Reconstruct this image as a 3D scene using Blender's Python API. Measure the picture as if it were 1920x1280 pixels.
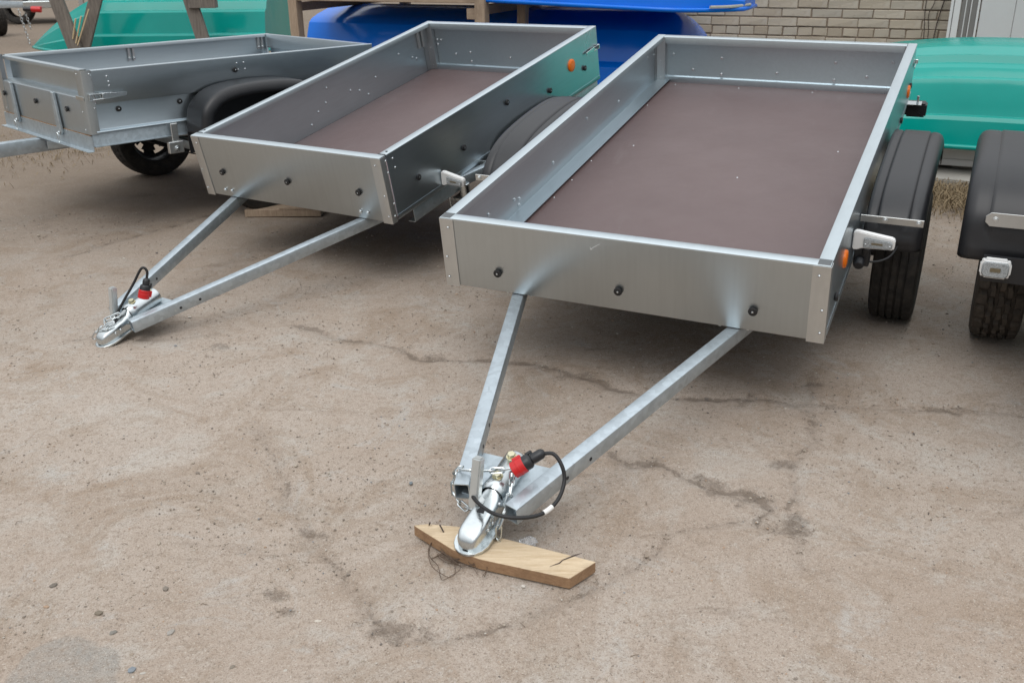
import bpy, bmesh, math, random
import numpy as np
from mathutils import Vector, Matrix, noise as mn

random.seed(7); rng = np.random.default_rng(7)
for o in list(bpy.data.objects): bpy.data.objects.remove(o)
scene = bpy.context.scene
COL = scene.collection

# ------------------------------------------------------------------ camera
CAM_H, PITCH, ROLL, FPX = 1.4533, 0.3958, 0.0138, 1797.65
cd = bpy.data.cameras.new('camera'); cam = bpy.data.objects.new('camera', cd); COL.objects.link(cam)
cd.sensor_width = 36; cd.lens = FPX / 1920 * 36; cd.clip_start = 0.05; cd.clip_end = 2000
fw = Vector((0, math.cos(PITCH), -math.sin(PITCH))); up = Vector((0, math.sin(PITCH), math.cos(PITCH))); rt = Vector((1, 0, 0))
cr, sr = math.cos(ROLL), math.sin(ROLL)
ax_x = rt * cr - up * sr; ax_y = rt * sr + up * cr
cam.matrix_world = Matrix.Translation((0, 0, CAM_H)) @ Matrix((ax_x, ax_y, -fw)).transposed().to_4x4()
cd.dof.use_dof = True; cd.dof.focus_distance = 3.1; cd.dof.aperture_fstop = 8
scene.camera = cam

# ------------------------------------------------------------------ sky and sun (overcast)
SUN_EL, SUN_AZ = 58, 200
w = bpy.data.worlds.new('World'); scene.world = w; w.use_nodes = True
nt = w.node_tree; nt.nodes.clear()
out = nt.nodes.new('ShaderNodeOutputWorld'); bg = nt.nodes.new('ShaderNodeBackground')
sky = nt.nodes.new('ShaderNodeTexSky'); sky.sky_type = 'NISHITA'; sky.sun_disc = False
sky.sun_elevation = math.radians(SUN_EL); sky.sun_rotation = math.radians(SUN_AZ); sky.dust_density = 4; sky.air_density = 1.0; sky.ozone_density = 1.0
hs = nt.nodes.new('ShaderNodeHueSaturation'); hs.inputs['Saturation'].default_value = 0.28
# cloud cover: grey light that is stronger overhead than at the horizon, as an overcast sky is
tc = nt.nodes.new('ShaderNodeTexCoord'); sx = nt.nodes.new('ShaderNodeSeparateXYZ')
mr = nt.nodes.new('ShaderNodeMapRange'); mr.inputs['From Min'].default_value = 0; mr.inputs['From Max'].default_value = 1
mr.inputs['To Min'].default_value = 1.4; mr.inputs['To Max'].default_value = 15.5
cc = nt.nodes.new('ShaderNodeCombineColor')
mz = [nt.nodes.new('ShaderNodeMath') for _ in range(2)]
for m, k in zip(mz, (0.97, 1.03)): m.operation = 'MULTIPLY'; m.inputs[1].default_value = k
mix = nt.nodes.new('ShaderNodeMix'); mix.data_type = 'RGBA'; mix.inputs['Factor'].default_value = 0.88
L = nt.links.new
L(sky.outputs[0], hs.inputs['Color']); L(tc.outputs['Generated'], sx.inputs[0]); L(sx.outputs['Z'], mr.inputs['Value'])
L(mr.outputs[0], mz[0].inputs[0]); L(mr.outputs[0], mz[1].inputs[0])
L(mz[0].outputs[0], cc.inputs[0]); L(mr.outputs[0], cc.inputs[1]); L(mz[1].outputs[0], cc.inputs[2])
L(hs.outputs[0], mix.inputs['A']); L(cc.outputs[0], mix.inputs['B']); L(mix.outputs['Result'], bg.inputs['Color'])
bg.inputs['Strength'].default_value = 0.124
L(bg.outputs[0], out.inputs[0])
sl = bpy.data.lights.new('sun', 'SUN'); sun = bpy.data.objects.new('sun', sl); COL.objects.link(sun)
sl.energy = 0.9; sl.angle = math.radians(40); sl.color = (1, 0.97, 0.93)
se, sa = math.radians(SUN_EL), math.radians(SUN_AZ)
sdir = Vector((math.sin(sa) * math.cos(se), math.cos(sa) * math.cos(se), math.sin(se)))
sun.rotation_euler = sdir.to_track_quat('Z', 'Y').to_euler(); sun.location = sdir * 30
vs = scene.view_settings; vs.view_transform = 'Standard'; vs.look = 'None'; vs.exposure = 0; vs.gamma = 1; vs.use_curve_mapping = False

# ------------------------------------------------------------------ mesh helpers
class G:
    def __init__(s): s.v = []; s.f = []
    def add(s, vs, fs):
        n = len(s.v); s.v += [tuple(p) for p in vs]; s.f += [tuple(i + n for i in f) for f in fs]; return s
    def box(s, x0, x1, y0, y1, z0, z1):
        return s.add([(x, y, z) for z in (z0, z1) for y in (y0, y1) for x in (x0, x1)],
                     [(0, 2, 3, 1), (4, 5, 7, 6), (0, 1, 5, 4), (2, 6, 7, 3), (0, 4, 6, 2), (1, 3, 7, 5)])
    def beam(s, p0, p1, w, h, upv=(0, 0, 1)):
        p0, p1 = Vector(p0), Vector(p1); d = (p1 - p0).normalized(); x = d.cross(Vector(upv)).normalized(); u = x.cross(d)
        vs = [p + x * (a * w / 2) + u * (b * h / 2) for p in (p0, p1) for a, b in ((-1, -1), (1, -1), (1, 1), (-1, 1))]
        return s.add(vs, [(3, 2, 1, 0), (4, 5, 6, 7), (0, 1, 5, 4), (1, 2, 6, 5), (2, 3, 7, 6), (3, 0, 4, 7)])
    def hollow(s, p0, p1, w, h, th=.003, upv=(0, 0, 1), r=.004):
        """rectangular steel tube, open at both ends, rounded corners"""
        p0, p1 = Vector(p0), Vector(p1); d = (p1 - p0).normalized(); x = d.cross(Vector(upv)).normalized(); u = x.cross(d)
        def ring(w, h, r):
            o = []
            for sx_, sy_, a0 in ((1, 1, 0), (-1, 1, 90), (-1, -1, 180), (1, -1, 270)):
                for k in (0, 45, 90):
                    a = math.radians(a0 + k); o.append((sx_ * (w / 2 - r) + r * math.cos(a), sy_ * (h / 2 - r) + r * math.sin(a)))
            return o
        ro, ri = ring(w, h, r), ring(w - 2 * th, h - 2 * th, r * .6); n = len(ro); vs = []
        for p in (p0, p1):
            for rr in (ro, ri): vs += [p + x * a + u * b for a, b in rr]
        fs = []
        for i in range(n):
            j = (i + 1) % n
            fs += [(i, j, 2 * n + j, 2 * n + i), (n + j, n + i, 3 * n + i, 3 * n + j), (j, i, n + i, n + j), (2 * n + i, 2 * n + j, 3 * n + j, 3 * n + i)]
        return s.add(vs, fs)
    def cyl(s, p0, p1, r0, r1=None, n=12, caps=True):
        r1 = r0 if r1 is None else r1
        p0, p1 = Vector(p0), Vector(p1); d = (p1 - p0).normalized(); x = d.orthogonal().normalized(); y = d.cross(x)
        vs = [p + (x * math.cos(2 * math.pi * i / n) + y * math.sin(2 * math.pi * i / n)) * r for p, r in ((p0, r0), (p1, r1)) for i in range(n)]
        fs = [(i, (i + 1) % n, n + (i + 1) % n, n + i) for i in range(n)]
        if caps: fs += [tuple(range(n - 1, -1, -1)), tuple(range(n, 2 * n))]
        return s.add(vs, fs)
    def lathe(s, prof, n=24, M=None, a0=0, a1=2 * math.pi):
        M = M or Matrix(); full = abs(a1 - a0 - 2 * math.pi) < 1e-6; m = len(prof); k = n if full else n + 1
        vs = [M @ Vector((r * math.cos(a0 + (a1 - a0) * i / n), r * math.sin(a0 + (a1 - a0) * i / n), z)) for i in range(k) for r, z in prof]
        fs = []
        for i in range(n):
            j = (i + 1) % k
            for q in range(m - 1): fs.append((i * m + q, j * m + q, j * m + q + 1, i * m + q + 1))
        return s.add(vs, fs)
    def tube(s, pts, r, n=8, closed=False, caps=True):
        pts = [Vector(p) for p in pts]; N = len(pts); x = None; vs = []
        for i, p in enumerate(pts):
            a = pts[(i - 1) % N] if (closed or i > 0) else p; b = pts[(i + 1) % N] if (closed or i < N - 1) else p
            d = (b - a).normalized()
            x = d.orthogonal().normalized() if x is None else (x - d * x.dot(d)).normalized()
            y = d.cross(x); rr = r[i] if isinstance(r, (list, tuple)) else r
            vs += [p + (x * math.cos(2 * math.pi * k / n) + y * math.sin(2 * math.pi * k / n)) * rr for k in range(n)]
        fs = []
        for i in range(N if closed else N - 1):
            j = (i + 1) % N
            for k in range(n): l = (k + 1) % n; fs.append((i * n + k, i * n + l, j * n + l, j * n + k))
        if caps and not closed: fs += [tuple(range(n - 1, -1, -1)), tuple(range((N - 1) * n, N * n))]
        return s.add(vs, fs)
    def prism(s, poly, h0, h1, M=None):
        M = M or Matrix(); n = len(poly)
        vs = [M @ Vector((x, y, h)) for h in (h0, h1) for x, y in poly]
        return s.add(vs, [tuple(range(n - 1, -1, -1)), tuple(range(n, 2 * n))] + [(i, (i + 1) % n, n + (i + 1) % n, n + i) for i in range(n)])
    def grid(s, rows, flip=False):
        m = len(rows[0]); vs = [p for r in rows for p in r]; fs = []
        for i in range(len(rows) - 1):
            for j in range(m - 1):
                f = (i * m + j, i * m + j + 1, (i + 1) * m + j + 1, (i + 1) * m + j); fs.append(f[::-1] if flip else f)
        return s.add(vs, fs)
    def sheet(s, poly, th, a0, a1, fn, r=.004):
        """folded sheet metal: an open 2-D polyline thickened by th, swept from a0 to a1; fn(p, q, a) -> xyz"""
        P = [Vector(p).to_2d() if len(p) > 2 else Vector(p) for p in poly]; Q = [P[0]]
        for i in range(1, len(P) - 1):
            a, b, c = P[i - 1], P[i], P[i + 1]; d0 = (a - b).normalized(); d1 = (c - b).normalized()
            rr = min(r, (a - b).length * .4, (c - b).length * .4)
            Q += [b + d0 * rr, b + (d0 + d1) * rr * .3, b + d1 * rr]
        Q.append(P[-1]); n = len(Q); nr = []
        for i in range(n):
            d = (Q[min(i + 1, n - 1)] - Q[max(i - 1, 0)]).normalized(); nr.append(Vector((-d.y, d.x)))
        loop = Q + [Q[i] + nr[i] * th for i in range(n - 1, -1, -1)]; m = len(loop)
        vs = [fn(p.x, p.y, a) for a in (a0, a1) for p in loop]
        fs = [(i, (i + 1) % m, m + (i + 1) % m, m + i) for i in range(m)]
        for i in range(n - 1):
            fs += [(i + 1, i, m - 1 - i, m - 2 - i), (m + i, m + i + 1, 2 * m - 2 - i, 2 * m - 1 - i)]
        return s.add(vs, fs)
    def mesh(s, name, smooth=35, bevel=0, seg=1):
        me = bpy.data.meshes.new(name); bm = bmesh.new()
        bv = [bm.verts.new(p) for p in s.v]
        for f in s.f:
            try: bm.faces.new([bv[i] for i in f])
            except ValueError: pass
        bmesh.ops.remove_doubles(bm, verts=bm.verts, dist=1e-6)
        bmesh.ops.recalc_face_normals(bm, faces=bm.faces)
        if bevel:
            es = [e for e in bm.edges if len(e.link_faces) == 2 and e.calc_face_angle(0) > .5]
            bmesh.ops.bevel(bm, geom=es, offset=bevel, segments=seg, affect='EDGES', clamp_overlap=True)
        for f in bm.faces: f.smooth = bool(smooth)
        bm.to_mesh(me); bm.free()
        if smooth: me.set_sharp_from_angle(angle=math.radians(smooth))
        return me

def link(name, me, mat=None, parent=None):
    o = bpy.data.objects.new(name, me); COL.objects.link(o)
    if me and mat and not me.materials: me.materials.append(mat)
    if parent: o.parent = parent
    return o
def part(name, g, mat, parent=None, smooth=35, bevel=0, seg=1):
    return link(name, g.mesh(name, smooth, bevel, seg), mat, parent)
def tag(o, label=None, cat=None, group=None, kind=None):
    if label: o['label'] = label
    if cat: o['category'] = cat
    if group: o['group'] = group
    if kind: o['kind'] = kind
    return o
def empty(name, M=None, label=None, cat=None, group=None):
    o = bpy.data.objects.new(name, None); COL.objects.link(o); o.empty_display_size = .1
    if M is not None: o.matrix_world = M
    return tag(o, label, cat, group)
def frame_along(loc, z, roll=0, x=None):
    z = Vector(z).normalized(); xx = Vector(x) if x is not None else z.orthogonal(); xx = (xx - z * xx.dot(z)).normalized(); y = z.cross(xx)
    return Matrix.Translation(loc) @ Matrix((xx, y, z)).transposed().to_4x4() @ Matrix.Rotation(roll, 4, 'Z')
def put(name, me, parent, loc, nrm=(0, 0, 1), roll=0, sc=1, x=None):
    o = bpy.data.objects.new(name, me); COL.objects.link(o); o.parent = parent
    o.matrix_local = frame_along(loc, nrm, roll, x) @ Matrix.Scale(sc, 4)
    return o
def spline(pts, per=6):
    P = [Vector(p) for p in pts]; P = [P[0] * 2 - P[1]] + P + [P[-1] * 2 - P[-2]]; o = []
    for i in range(1, len(P) - 2):
        for k in range(per):
            t = k / per; a, b, c, d = P[i - 1:i + 3]
            o.append(.5 * ((2 * b) + (c - a) * t + (2 * a - 5 * b + 4 * c - d) * t * t + (3 * b - a - 3 * c + d) * t ** 3))
    o.append(P[-2]); return o

# ------------------------------------------------------------------ materials
class N:
    def __init__(s, name):
        s.m = bpy.data.materials.new(name); s.m.use_nodes = True; s.t = s.m.node_tree; s.b = s.t.nodes['Principled BSDF']
        s._obj = None
    def n(s, typ, **kw):
        x = s.t.nodes.new(typ)
        for k, v in kw.items():
            if k in x.inputs: x.inputs[k].default_value = v
            else: setattr(x, k, v)
        return x
    def l(s, a, b): s.t.links.new(a, b)
    def co(s, scale=(1, 1, 1), kind='Object'):
        t = s.n('ShaderNodeTexCoord'); m = s.n('ShaderNodeMapping'); m.inputs['Scale'].default_value = scale
        s.l(t.outputs[kind], m.inputs[0]); return m.outputs[0]
    def noise(s, scale, detail=4, vec=None, rough=.55, dist=0):
        x = s.n('ShaderNodeTexNoise'); x.inputs['Scale'].default_value = scale; x.inputs['Detail'].default_value = detail
        x.inputs['Roughness'].default_value = rough; x.inputs['Distortion'].default_value = dist
        if vec is not None: s.l(vec, x.inputs['Vector'])
        return x.outputs['Fac']
    def ramp(s, fac, stops):
        x = s.n('ShaderNodeValToRGB'); e = x.color_ramp.elements
        while len(e) < len(stops): e.new(.5)
        for el, (p, c) in zip(e, stops):
            el.position = p; el.color = (*c, 1) if not isinstance(c, (int, float)) else (c, c, c, 1)
        s.l(fac, x.inputs[0]); return x.outputs['Color']
    def mix(s, a, b, fac, mode='MIX'):
        x = s.n('ShaderNodeMix', data_type='RGBA', blend_type=mode)
        for val, key in ((a, 'A'), (b, 'B')):
            if isinstance(val, tuple): x.inputs[key].default_value = (*val, 1)
            else: s.l(val, x.inputs[key])
        if isinstance(fac, (int, float)): x.inputs['Factor'].default_value = fac
        else: s.l(fac, x.inputs['Factor'])
        return x.outputs['Result']
    def math(s, op, a, b=0):
        x = s.n('ShaderNodeMath', operation=op)
        for i, val in enumerate((a, b)):
            if isinstance(val, (int, float)): x.inputs[i].default_value = val
            else: s.l(val, x.inputs[i])
        return x.outputs[0]
    def bump(s, h, strength=.3, dist=.002, nrm=None):
        x = s.n('ShaderNodeBump'); x.inputs['Strength'].default_value = strength; x.inputs['Distance'].default_value = dist
        s.l(h, x.inputs['Height'])
        if nrm is not None: s.l(nrm, x.inputs['Normal'])
        return x.outputs['Normal']
    def set(s, **kw):
        for k, v in kw.items():
            k = k.replace('_', ' ')
            if isinstance(v, (int, float)): s.b.inputs[k].default_value = v
            elif isinstance(v, tuple): s.b.inputs[k].default_value = (*v, 1)
            else: s.l(v, s.b.inputs[k])
        return s

def simple(name, col, rough=.5, metal=0, var=.12, vscale=6, bump=.0, bscale=120, spec=None):
    k = N(name); v = k.co(); n = k.noise(vscale, 5, v)
    k.set(Base_Color=k.mix(tuple(c * (1 - var) for c in col), tuple(min(1, c * (1 + var)) for c in col), n), Metallic=float(metal))
    k.set(Roughness=k.math('ADD', rough - .08, k.math('MULTIPLY', k.noise(vscale * 3, 3, v), .16)))
    if bump: k.set(Normal=k.bump(k.noise(bscale, 3, v), bump, .001))
    if spec is not None: k.b.inputs['Specular IOR Level'].default_value = spec
    return k.m

def zinc(name, col, rough, streak, cloud=.1, metal=1.0):
    """galvanised sheet: faintly cloudy zinc with fine rolling streaks and light scuffs"""
    k = N(name); v = k.co(); vs = k.co(streak)
    a = k.noise(2.2, 5, v, .6); b = k.noise(60, 3, vs, .6); c = k.noise(7, 7, v, .72, .5)
    base = k.mix(tuple(x * (1 - cloud) for x in col), tuple(x * (1 + cloud) for x in col), a)
    base = k.mix(base, tuple(x * .9 for x in col), k.ramp(b, [(.4, 0), (.75, .5)]))
    base = k.mix(base, tuple(x * .84 for x in col), k.ramp(c, [(.56, 0), (.8, .35)]))
    sc_ = k.noise(22, 6, k.co((.5, 3, 7)), .8, .3); base = k.mix(base, tuple(min(1, x * 1.18) for x in col), k.ramp(sc_, [(.66, 0), (.72, .35)]))
    k.set(Base_Color=base, Metallic=metal, Roughness=k.math('ADD', rough - .06, k.math('MULTIPLY', k.noise(3, 2, v), .12)))
    k.set(Normal=k.bump(k.noise(1.3, 1, v), .05, .012)); return k.m
M_ZINC_S = zinc('galvanised_sheet_side', (.52, .59, .63), .30, (1, .12, 1.0), .08, .95)
M_ZINC_F = zinc('galvanised_sheet_front', (.50, .54, .555), .37, (1.0, 1, .06), .07)
M_PLATE = zinc('galvanised_plate', (.60, .615, .61), .42, (1, 1, .3), .14)
M_RAIL_LIT = zinc('galvanised_rail_lit', (.59, .655, .685), .37, (1, .2, 1), .06)  # same zinc as the panels, lightened to stand in for sky brightness
def hotdip(name, col):
    k = N(name); v = k.co(); vo = k.n('ShaderNodeTexVoronoi'); vo.inputs['Scale'].default_value = 55; k.l(v, vo.inputs['Vector'])
    base = k.mix(tuple(x * .86 for x in col), tuple(x * 1.1 for x in col), vo.outputs['Color'])
    base = k.mix(base, tuple(x * .72 for x in col), k.ramp(k.noise(14, 6, v, .7), [(.5, 0), (.75, .6)]))
    base = k.mix(base, (.82, .84, .85), k.ramp(k.noise(40, 5, v, .7), [(.64, 0), (.75, .5)]))
    k.set(Base_Color=base, Metallic=.85, Roughness=k.math('ADD', .36, k.math('MULTIPLY', k.noise(30, 4, v), .22)))
    k.set(Normal=k.bump(k.noise(60, 4, v), .12, .002)); return k.m
M_TUBE = hotdip('hot_dip_tube', (.50, .56, .60))
M_FRAME = hotdip('hot_dip_frame', (.46, .52, .555))
M_BRIGHT = simple('bright_zinc_plated', (.62, .66, .67), .24, 1, .14, 40, .2, 90)
M_BOLT = simple('zinc_bolt', (.66, .70, .72), .28, 1, .1, 40)
M_LEVER = simple('pale_zinc_lever', (.58, .61, .61), .32, .6, .08, 30)
M_YBOLT = simple('yellow_passivated_bolt', (.66, .62, .44), .35, 1, .12, 60)
M_RUBBER = simple('black_rubber', (.012, .012, .013), .55, 0, .2, 30)
M_BLACKP = simple('black_plastic', (.016, .017, .02), .38, 0, .15, 20, .15, 300)
M_DARK = simple('dark_gap', (.02, .02, .022), .7)
M_INSERT = simple('corner_insert_steel', (.16, .17, .175), .35, 1)
def fender_mat():
    k = N('fender_plastic'); v = k.co(); sp = k.noise(120, 3, v, .7); du = k.noise(5, 5, v, .65)
    base = k.mix((.0085, .009, .011), (.022, .022, .024), k.ramp(du, [(.35, 0), (.8, 1)]))
    base = k.mix(base, (.28, .27, .25), k.ramp(sp, [(.72, 0), (.78, .5)]))
    k.set(Base_Color=base, Roughness=k.math('ADD', .34, k.math('MULTIPLY', du, .16)), Normal=k.bump(k.noise(500, 2, v), .12, .0006)); return k.m
M_FENDER = fender_mat()
def tyre_mat(nm, c0, c1):
    k = N(nm); v = k.co(); d = k.noise(18, 5, v, .7)
    k.set(Base_Color=k.mix(c0, c1, k.ramp(d, [(.4, 0), (.78, 1)])), Roughness=.8, Normal=k.bump(k.noise(200, 3, v), .2, .001)); return k.m
M_TYRE = tyre_mat('tyre_rubber', (.014, .013, .012), (.055, .046, .038)); M_TYRED = tyre_mat('dusty_tyre_rubber', (.040, .033, .026), (.105, .083, .062))
M_RIM = simple('black_steel_rim', (.02, .02, .021), .45, 0, .2, 20)
M_RED = simple('red_plug_plastic', (.52, .012, .014), .32, 0, .1, 25)
M_AMBER = simple('amber_reflector', (.80, .17, .008), .18, 0, .12, 60)
M_WHITEP = simple('white_lamp_plastic', (.74, .74, .73), .35, 0, .05, 20)
def lens_mat():
    k = N('clear_ribbed_lens'); v = k.co(); vo = k.n('ShaderNodeTexVoronoi'); vo.inputs['Scale'].default_value = 300; k.l(v, vo.inputs['Vector'])
    k.set(Base_Color=k.mix((.50, .52, .53), (.20, .22, .23), vo.outputs['Distance']), Roughness=.06, IOR=1.49, Normal=k.bump(vo.outputs['Distance'], .6, .002)); return k.m
M_LENS = lens_mat()
M_BULB = simple('lamp_bulb_holder', (.16, .13, .08), .4, 0, .4, 90)
M_TAPE = simple('white_tape', (.78, .78, .76), .5)
def ply():
    k = N('film_faced_plywood'); v = k.co(); a = k.noise(1.3, 5, v, .6); f = k.noise(300, 2, v); s1 = k.noise(5, 8, k.co((1, .25, 1)), .75, .3)
    base = k.mix((.104, .068, .066), (.132, .090, .087), k.ramp(a, [(.3, 0), (.7, 1)]))
    base = k.mix(base, (.22, .195, .19), k.ramp(s1, [(.58, 0), (.80, .35)]))
    base = k.mix(base, (.28, .25, .24), k.ramp(k.noise(45, 6, v, .85), [(.64, 0), (.74, .6)]))
    wv = k.n('ShaderNodeTexVoronoi'); wv.inputs['Scale'].default_value = 420; k.l(v, wv.inputs['Vector'])
    k.set(Base_Color=base, Roughness=k.math('ADD', .26, k.math('MULTIPLY', k.noise(3, 7, v, .75), .34)), Normal=k.bump(wv.outputs['Distance'], .35, .001))
    return k.m
M_PLY = ply()
def wood(name, c0, c1, grain=(1, 1, 1), knots=True, rough=.7):
    k = N(name); v = k.co(grain); g = k.noise(9, 8, v, .7, .8); f = k.noise(90, 4, v, .6)
    base = k.mix(c0, c1, k.ramp(g, [(.32, 0), (.68, 1)])); base = k.mix(base, tuple(x * .55 for x in c0), k.ramp(f, [(.55, 0), (.8, .5)]))
    st_ = k.noise(3.5, 5, k.co(), .7); base = k.mix(base, tuple(x * .5 for x in c0), k.ramp(st_, [(.56, 0), (.75, .5)]))
    k.set(Base_Color=base, Roughness=rough, Normal=k.bump(f, .5, .002)); return k.m
M_PINE = wood('fresh_pine', (.50, .37, .23), (.68, .55, .385), (1.2, 12, 12))
M_PINE_END = wood('sawn_pine_edge', (.24, .135, .07), (.38, .235, .13), (3, 14, 14))
M_GREYWOOD = wood('weathered_grey_wood', (.105, .090, .076), (.23, .20, .17), (9, 9, .7))
M_RACKWOOD = wood('tan_rack_wood', (.27, .19, .13), (.45, .345, .25), (9, 9, 1.0))
M_BEAMWOOD = wood('tan_beam_wood', (.27, .19, .13), (.45, .345, .25), (1, 9, 9))
M_PALE = simple('pale_split_wood', (.62, .49, .30), .7)
def boatm(name, col, deep):
    k = N(name); v = k.co(); a = k.noise(1.1, 5, v, .6); d = k.noise(30, 5, v, .7)
    base = k.mix(deep, col, k.ramp(a, [(.25, .35), (.65, 1)])); base = k.mix(base, tuple(min(1, x + .15) for x in col), k.ramp(d, [(.76, 0), (.86, .25)]))
    k.set(Base_Color=base, Roughness=k.math('ADD', .09, k.math('MULTIPLY', k.noise(4, 5, v), .16)), Coat_Weight=.08, Coat_Roughness=.08, Specular_IOR_Level=.32, Normal=k.bump(k.noise(2.4, 2, v), .35, .03)); return k.m
M_GREEN = boatm('green_hull_plastic', (.0, .31, .262), (.0, .23, .198))
M_BLUE = boatm('blue_hull_plastic', (.0, .165, .72), (.0, .11, .55))
M_SCUFF = simple('scuffed_bare_hull', (.42, .40, .36), .6, 0, .3, 25)
def brick_mat():
    k = N('silicate_brick'); v = k.co(); oi = k.n('ShaderNodeObjectInfo')
    c = k.ramp(oi.outputs['Random'], [(0, (.40, .335, .255)), (.4, (.47, .405, .315)), (.75, (.44, .395, .325)), (1, (.53, .465, .37))])
    c = k.mix(c, (.26, .20, .15), k.ramp(k.noise(16, 6, v, .7), [(.58, 0), (.82, .5)]))
    c = k.mix(c, (.54, .50, .44), k.ramp(k.noise(7, 4, v, .6), [(.55, 0), (.8, .4)]))
    k.set(Base_Color=c, Roughness=.88, Normal=k.bump(k.noise(55, 6, v, .7), .6, .004)); return k.m
M_BRICK = brick_mat()
M_MORTAR = simple('dark_mortar', (.23, .175, .13), .95, 0, .3, 25, .8, 60)
M_WHITEPANEL = simple('white_ribbed_panel', (.58, .575, .57), .45, 0, .07, 5)
M_PVC = simple('white_pvc_frame', (.70, .69, .68), .4, 0, .06, 8)
M_PVC_G = simple('grey_pvc_rebate', (.20, .185, .175), .5, 0, .15, 8)
M_FILM = simple('blue_protective_film', (.06, .36, .60), .3, 0, .4, 18)
M_CONC = simple('old_concrete', (.30, .285, .255), .92, 0, .25, 9, .8, 70)
M_SIDING = simple('grey_white_siding', (.62, .605, .59), .6, 0, .1, 6)
M_WIRE = simple('rusty_wire', (.06, .042, .035), .6)
M_GREYPAINT = simple('grey_trailer_steel', (.34, .355, .37), .4, .6, .15, 5)

# ------------------------------------------------------------------ value noise for the ground
def vnoise(x, y, seed):
    r = np.random.default_rng(seed).random((256, 256)); xi = np.floor(x).astype(int); yi = np.floor(y).astype(int)
    fx, fy = x - xi, y - yi; fx = fx * fx * (3 - 2 * fx); fy = fy * fy * (3 - 2 * fy); g = lambda a, b: r[a & 255, b & 255]
    return (g(xi, yi) * (1 - fx) + g(xi + 1, yi) * fx) * (1 - fy) + (g(xi, yi + 1) * (1 - fx) + g(xi + 1, yi + 1) * fx) * fy
def fbm(x, y, seed, o=4):
    a = 0; k = .5
    for i in range(o): a = a + k * vnoise(x * 2 ** i, y * 2 ** i, seed + i); k *= .5
    return a
CRACKS = [
 ([(-.884, 3.705), (-.718, 3.57), (-.548, 3.498), (-.435, 3.429), (-.345, 3.343), (-.264, 3.34), (-.122, 3.315), (.029, 3.29), (.118, 3.258), (.194, 3.193), (.286, 3.129), (.356, 3.064), (.489, 3.004), (.603, 2.97), (.691, 2.951), (.804, 2.964), (.888, 2.937), (.968, 2.897), (1.07, 2.89)], .006),
 ([(1.07, 2.89), (1.146, 2.892), (1.444, 2.831), (1.747, 2.803), (2.2, 2.77)], -.006),
 ([(1.056, 3.141), (1.012, 2.924), (.969, 2.807), (.925, 2.627), (.824, 2.498), (.811, 2.406), (.768, 2.32), (.746, 2.161), (.727, 2.041), (.74, 1.98)], -.003),
 ([(.307, 2.593), (.352, 2.549), (.428, 2.515), (.537, 2.413), (.574, 2.368), (.686, 2.322), (.709, 2.24), (.65, 2.176)], .008),
 ([(-.84, 2.785), (-.723, 2.572), (-.645, 2.357), (-.57, 2.206), (-.527, 2.13), (-.433, 1.979), (-.334, 1.833), (-.276, 1.757), (-.13, 1.745), (-.009, 1.797), (.118, 1.862), (.244, 1.974), (.333, 2.051), (.417, 2.144), (.62, 2.2)], -.002),
 ([(-2.727, 4.942), (-2.723, 5.308), (-2.664, 5.597), (-2.504, 5.843), (-2.418, 6.263)], .0),
 ([(-1.78, 3.56), (-1.682, 3.594), (-1.497, 3.559), (-1.354, 3.582), (-1.21, 3.605)], -.003),
 ([(-3.434, 7.081), (-3.112, 6.38), (-2.76, 5.541), (-2.502, 4.981)], -.001),
 ([(-2.277, 4.687), (-2.108, 4.962), (-1.89, 5.266), (-1.741, 5.488)], .012),
]
BLOBS = [(.241, 3.168, .05), (.579, 2.388, .05), (.66, 2.336, .045), (.75, 2.174, .05), (-.532, 2.155, .04), (-.278, 1.775, .05), (-.581, 1.929, .03), (-.538, 1.847, .03), (-.325, 3.342, .035), (.381, 2.526, .04), (1.04, 3.051, .03), (.967, 2.769, .03), (.819, 2.482, .03), (.626, 2.324, .04), (.78, 2.95, .04), (-2.3, 6.0, .14), (-1.15, 3.5, .03), (1.45, 2.86, .04)]
SLAB = [(-1.12, 1.66), (-1.097, 1.747), (-1.046, 1.769), (-.982, 1.762), (-.921, 1.731), (-.876, 1.69), (-.869, 1.648), (-.851, 1.583), (-.86, 1.45), (-1.1, 1.45)]
def seg_dist(X, Y, pts):
    d = np.full(X.shape, 9.0)
    for (x0, y0), (x1, y1) in zip(pts[:-1], pts[1:]):
        dx, dy = x1 - x0, y1 - y0; t = np.clip(((X - x0) * dx + (Y - y0) * dy) / (dx * dx + dy * dy), 0, 1)
        d = np.minimum(d, np.hypot(X - x0 - t * dx, Y - y0 - t * dy))
    return d
def axis(fine0, fine1, step, lo, hi, grow=1.07):
    a = list(np.arange(fine0, fine1, step)); s = step
    while a[-1] < hi: s *= grow; a.append(a[-1] + s)
    s = step; b = []
    x = fine0
    while x > lo: s *= grow; x -= s; b.append(x)
    return np.array(b[::-1] + a)

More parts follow.
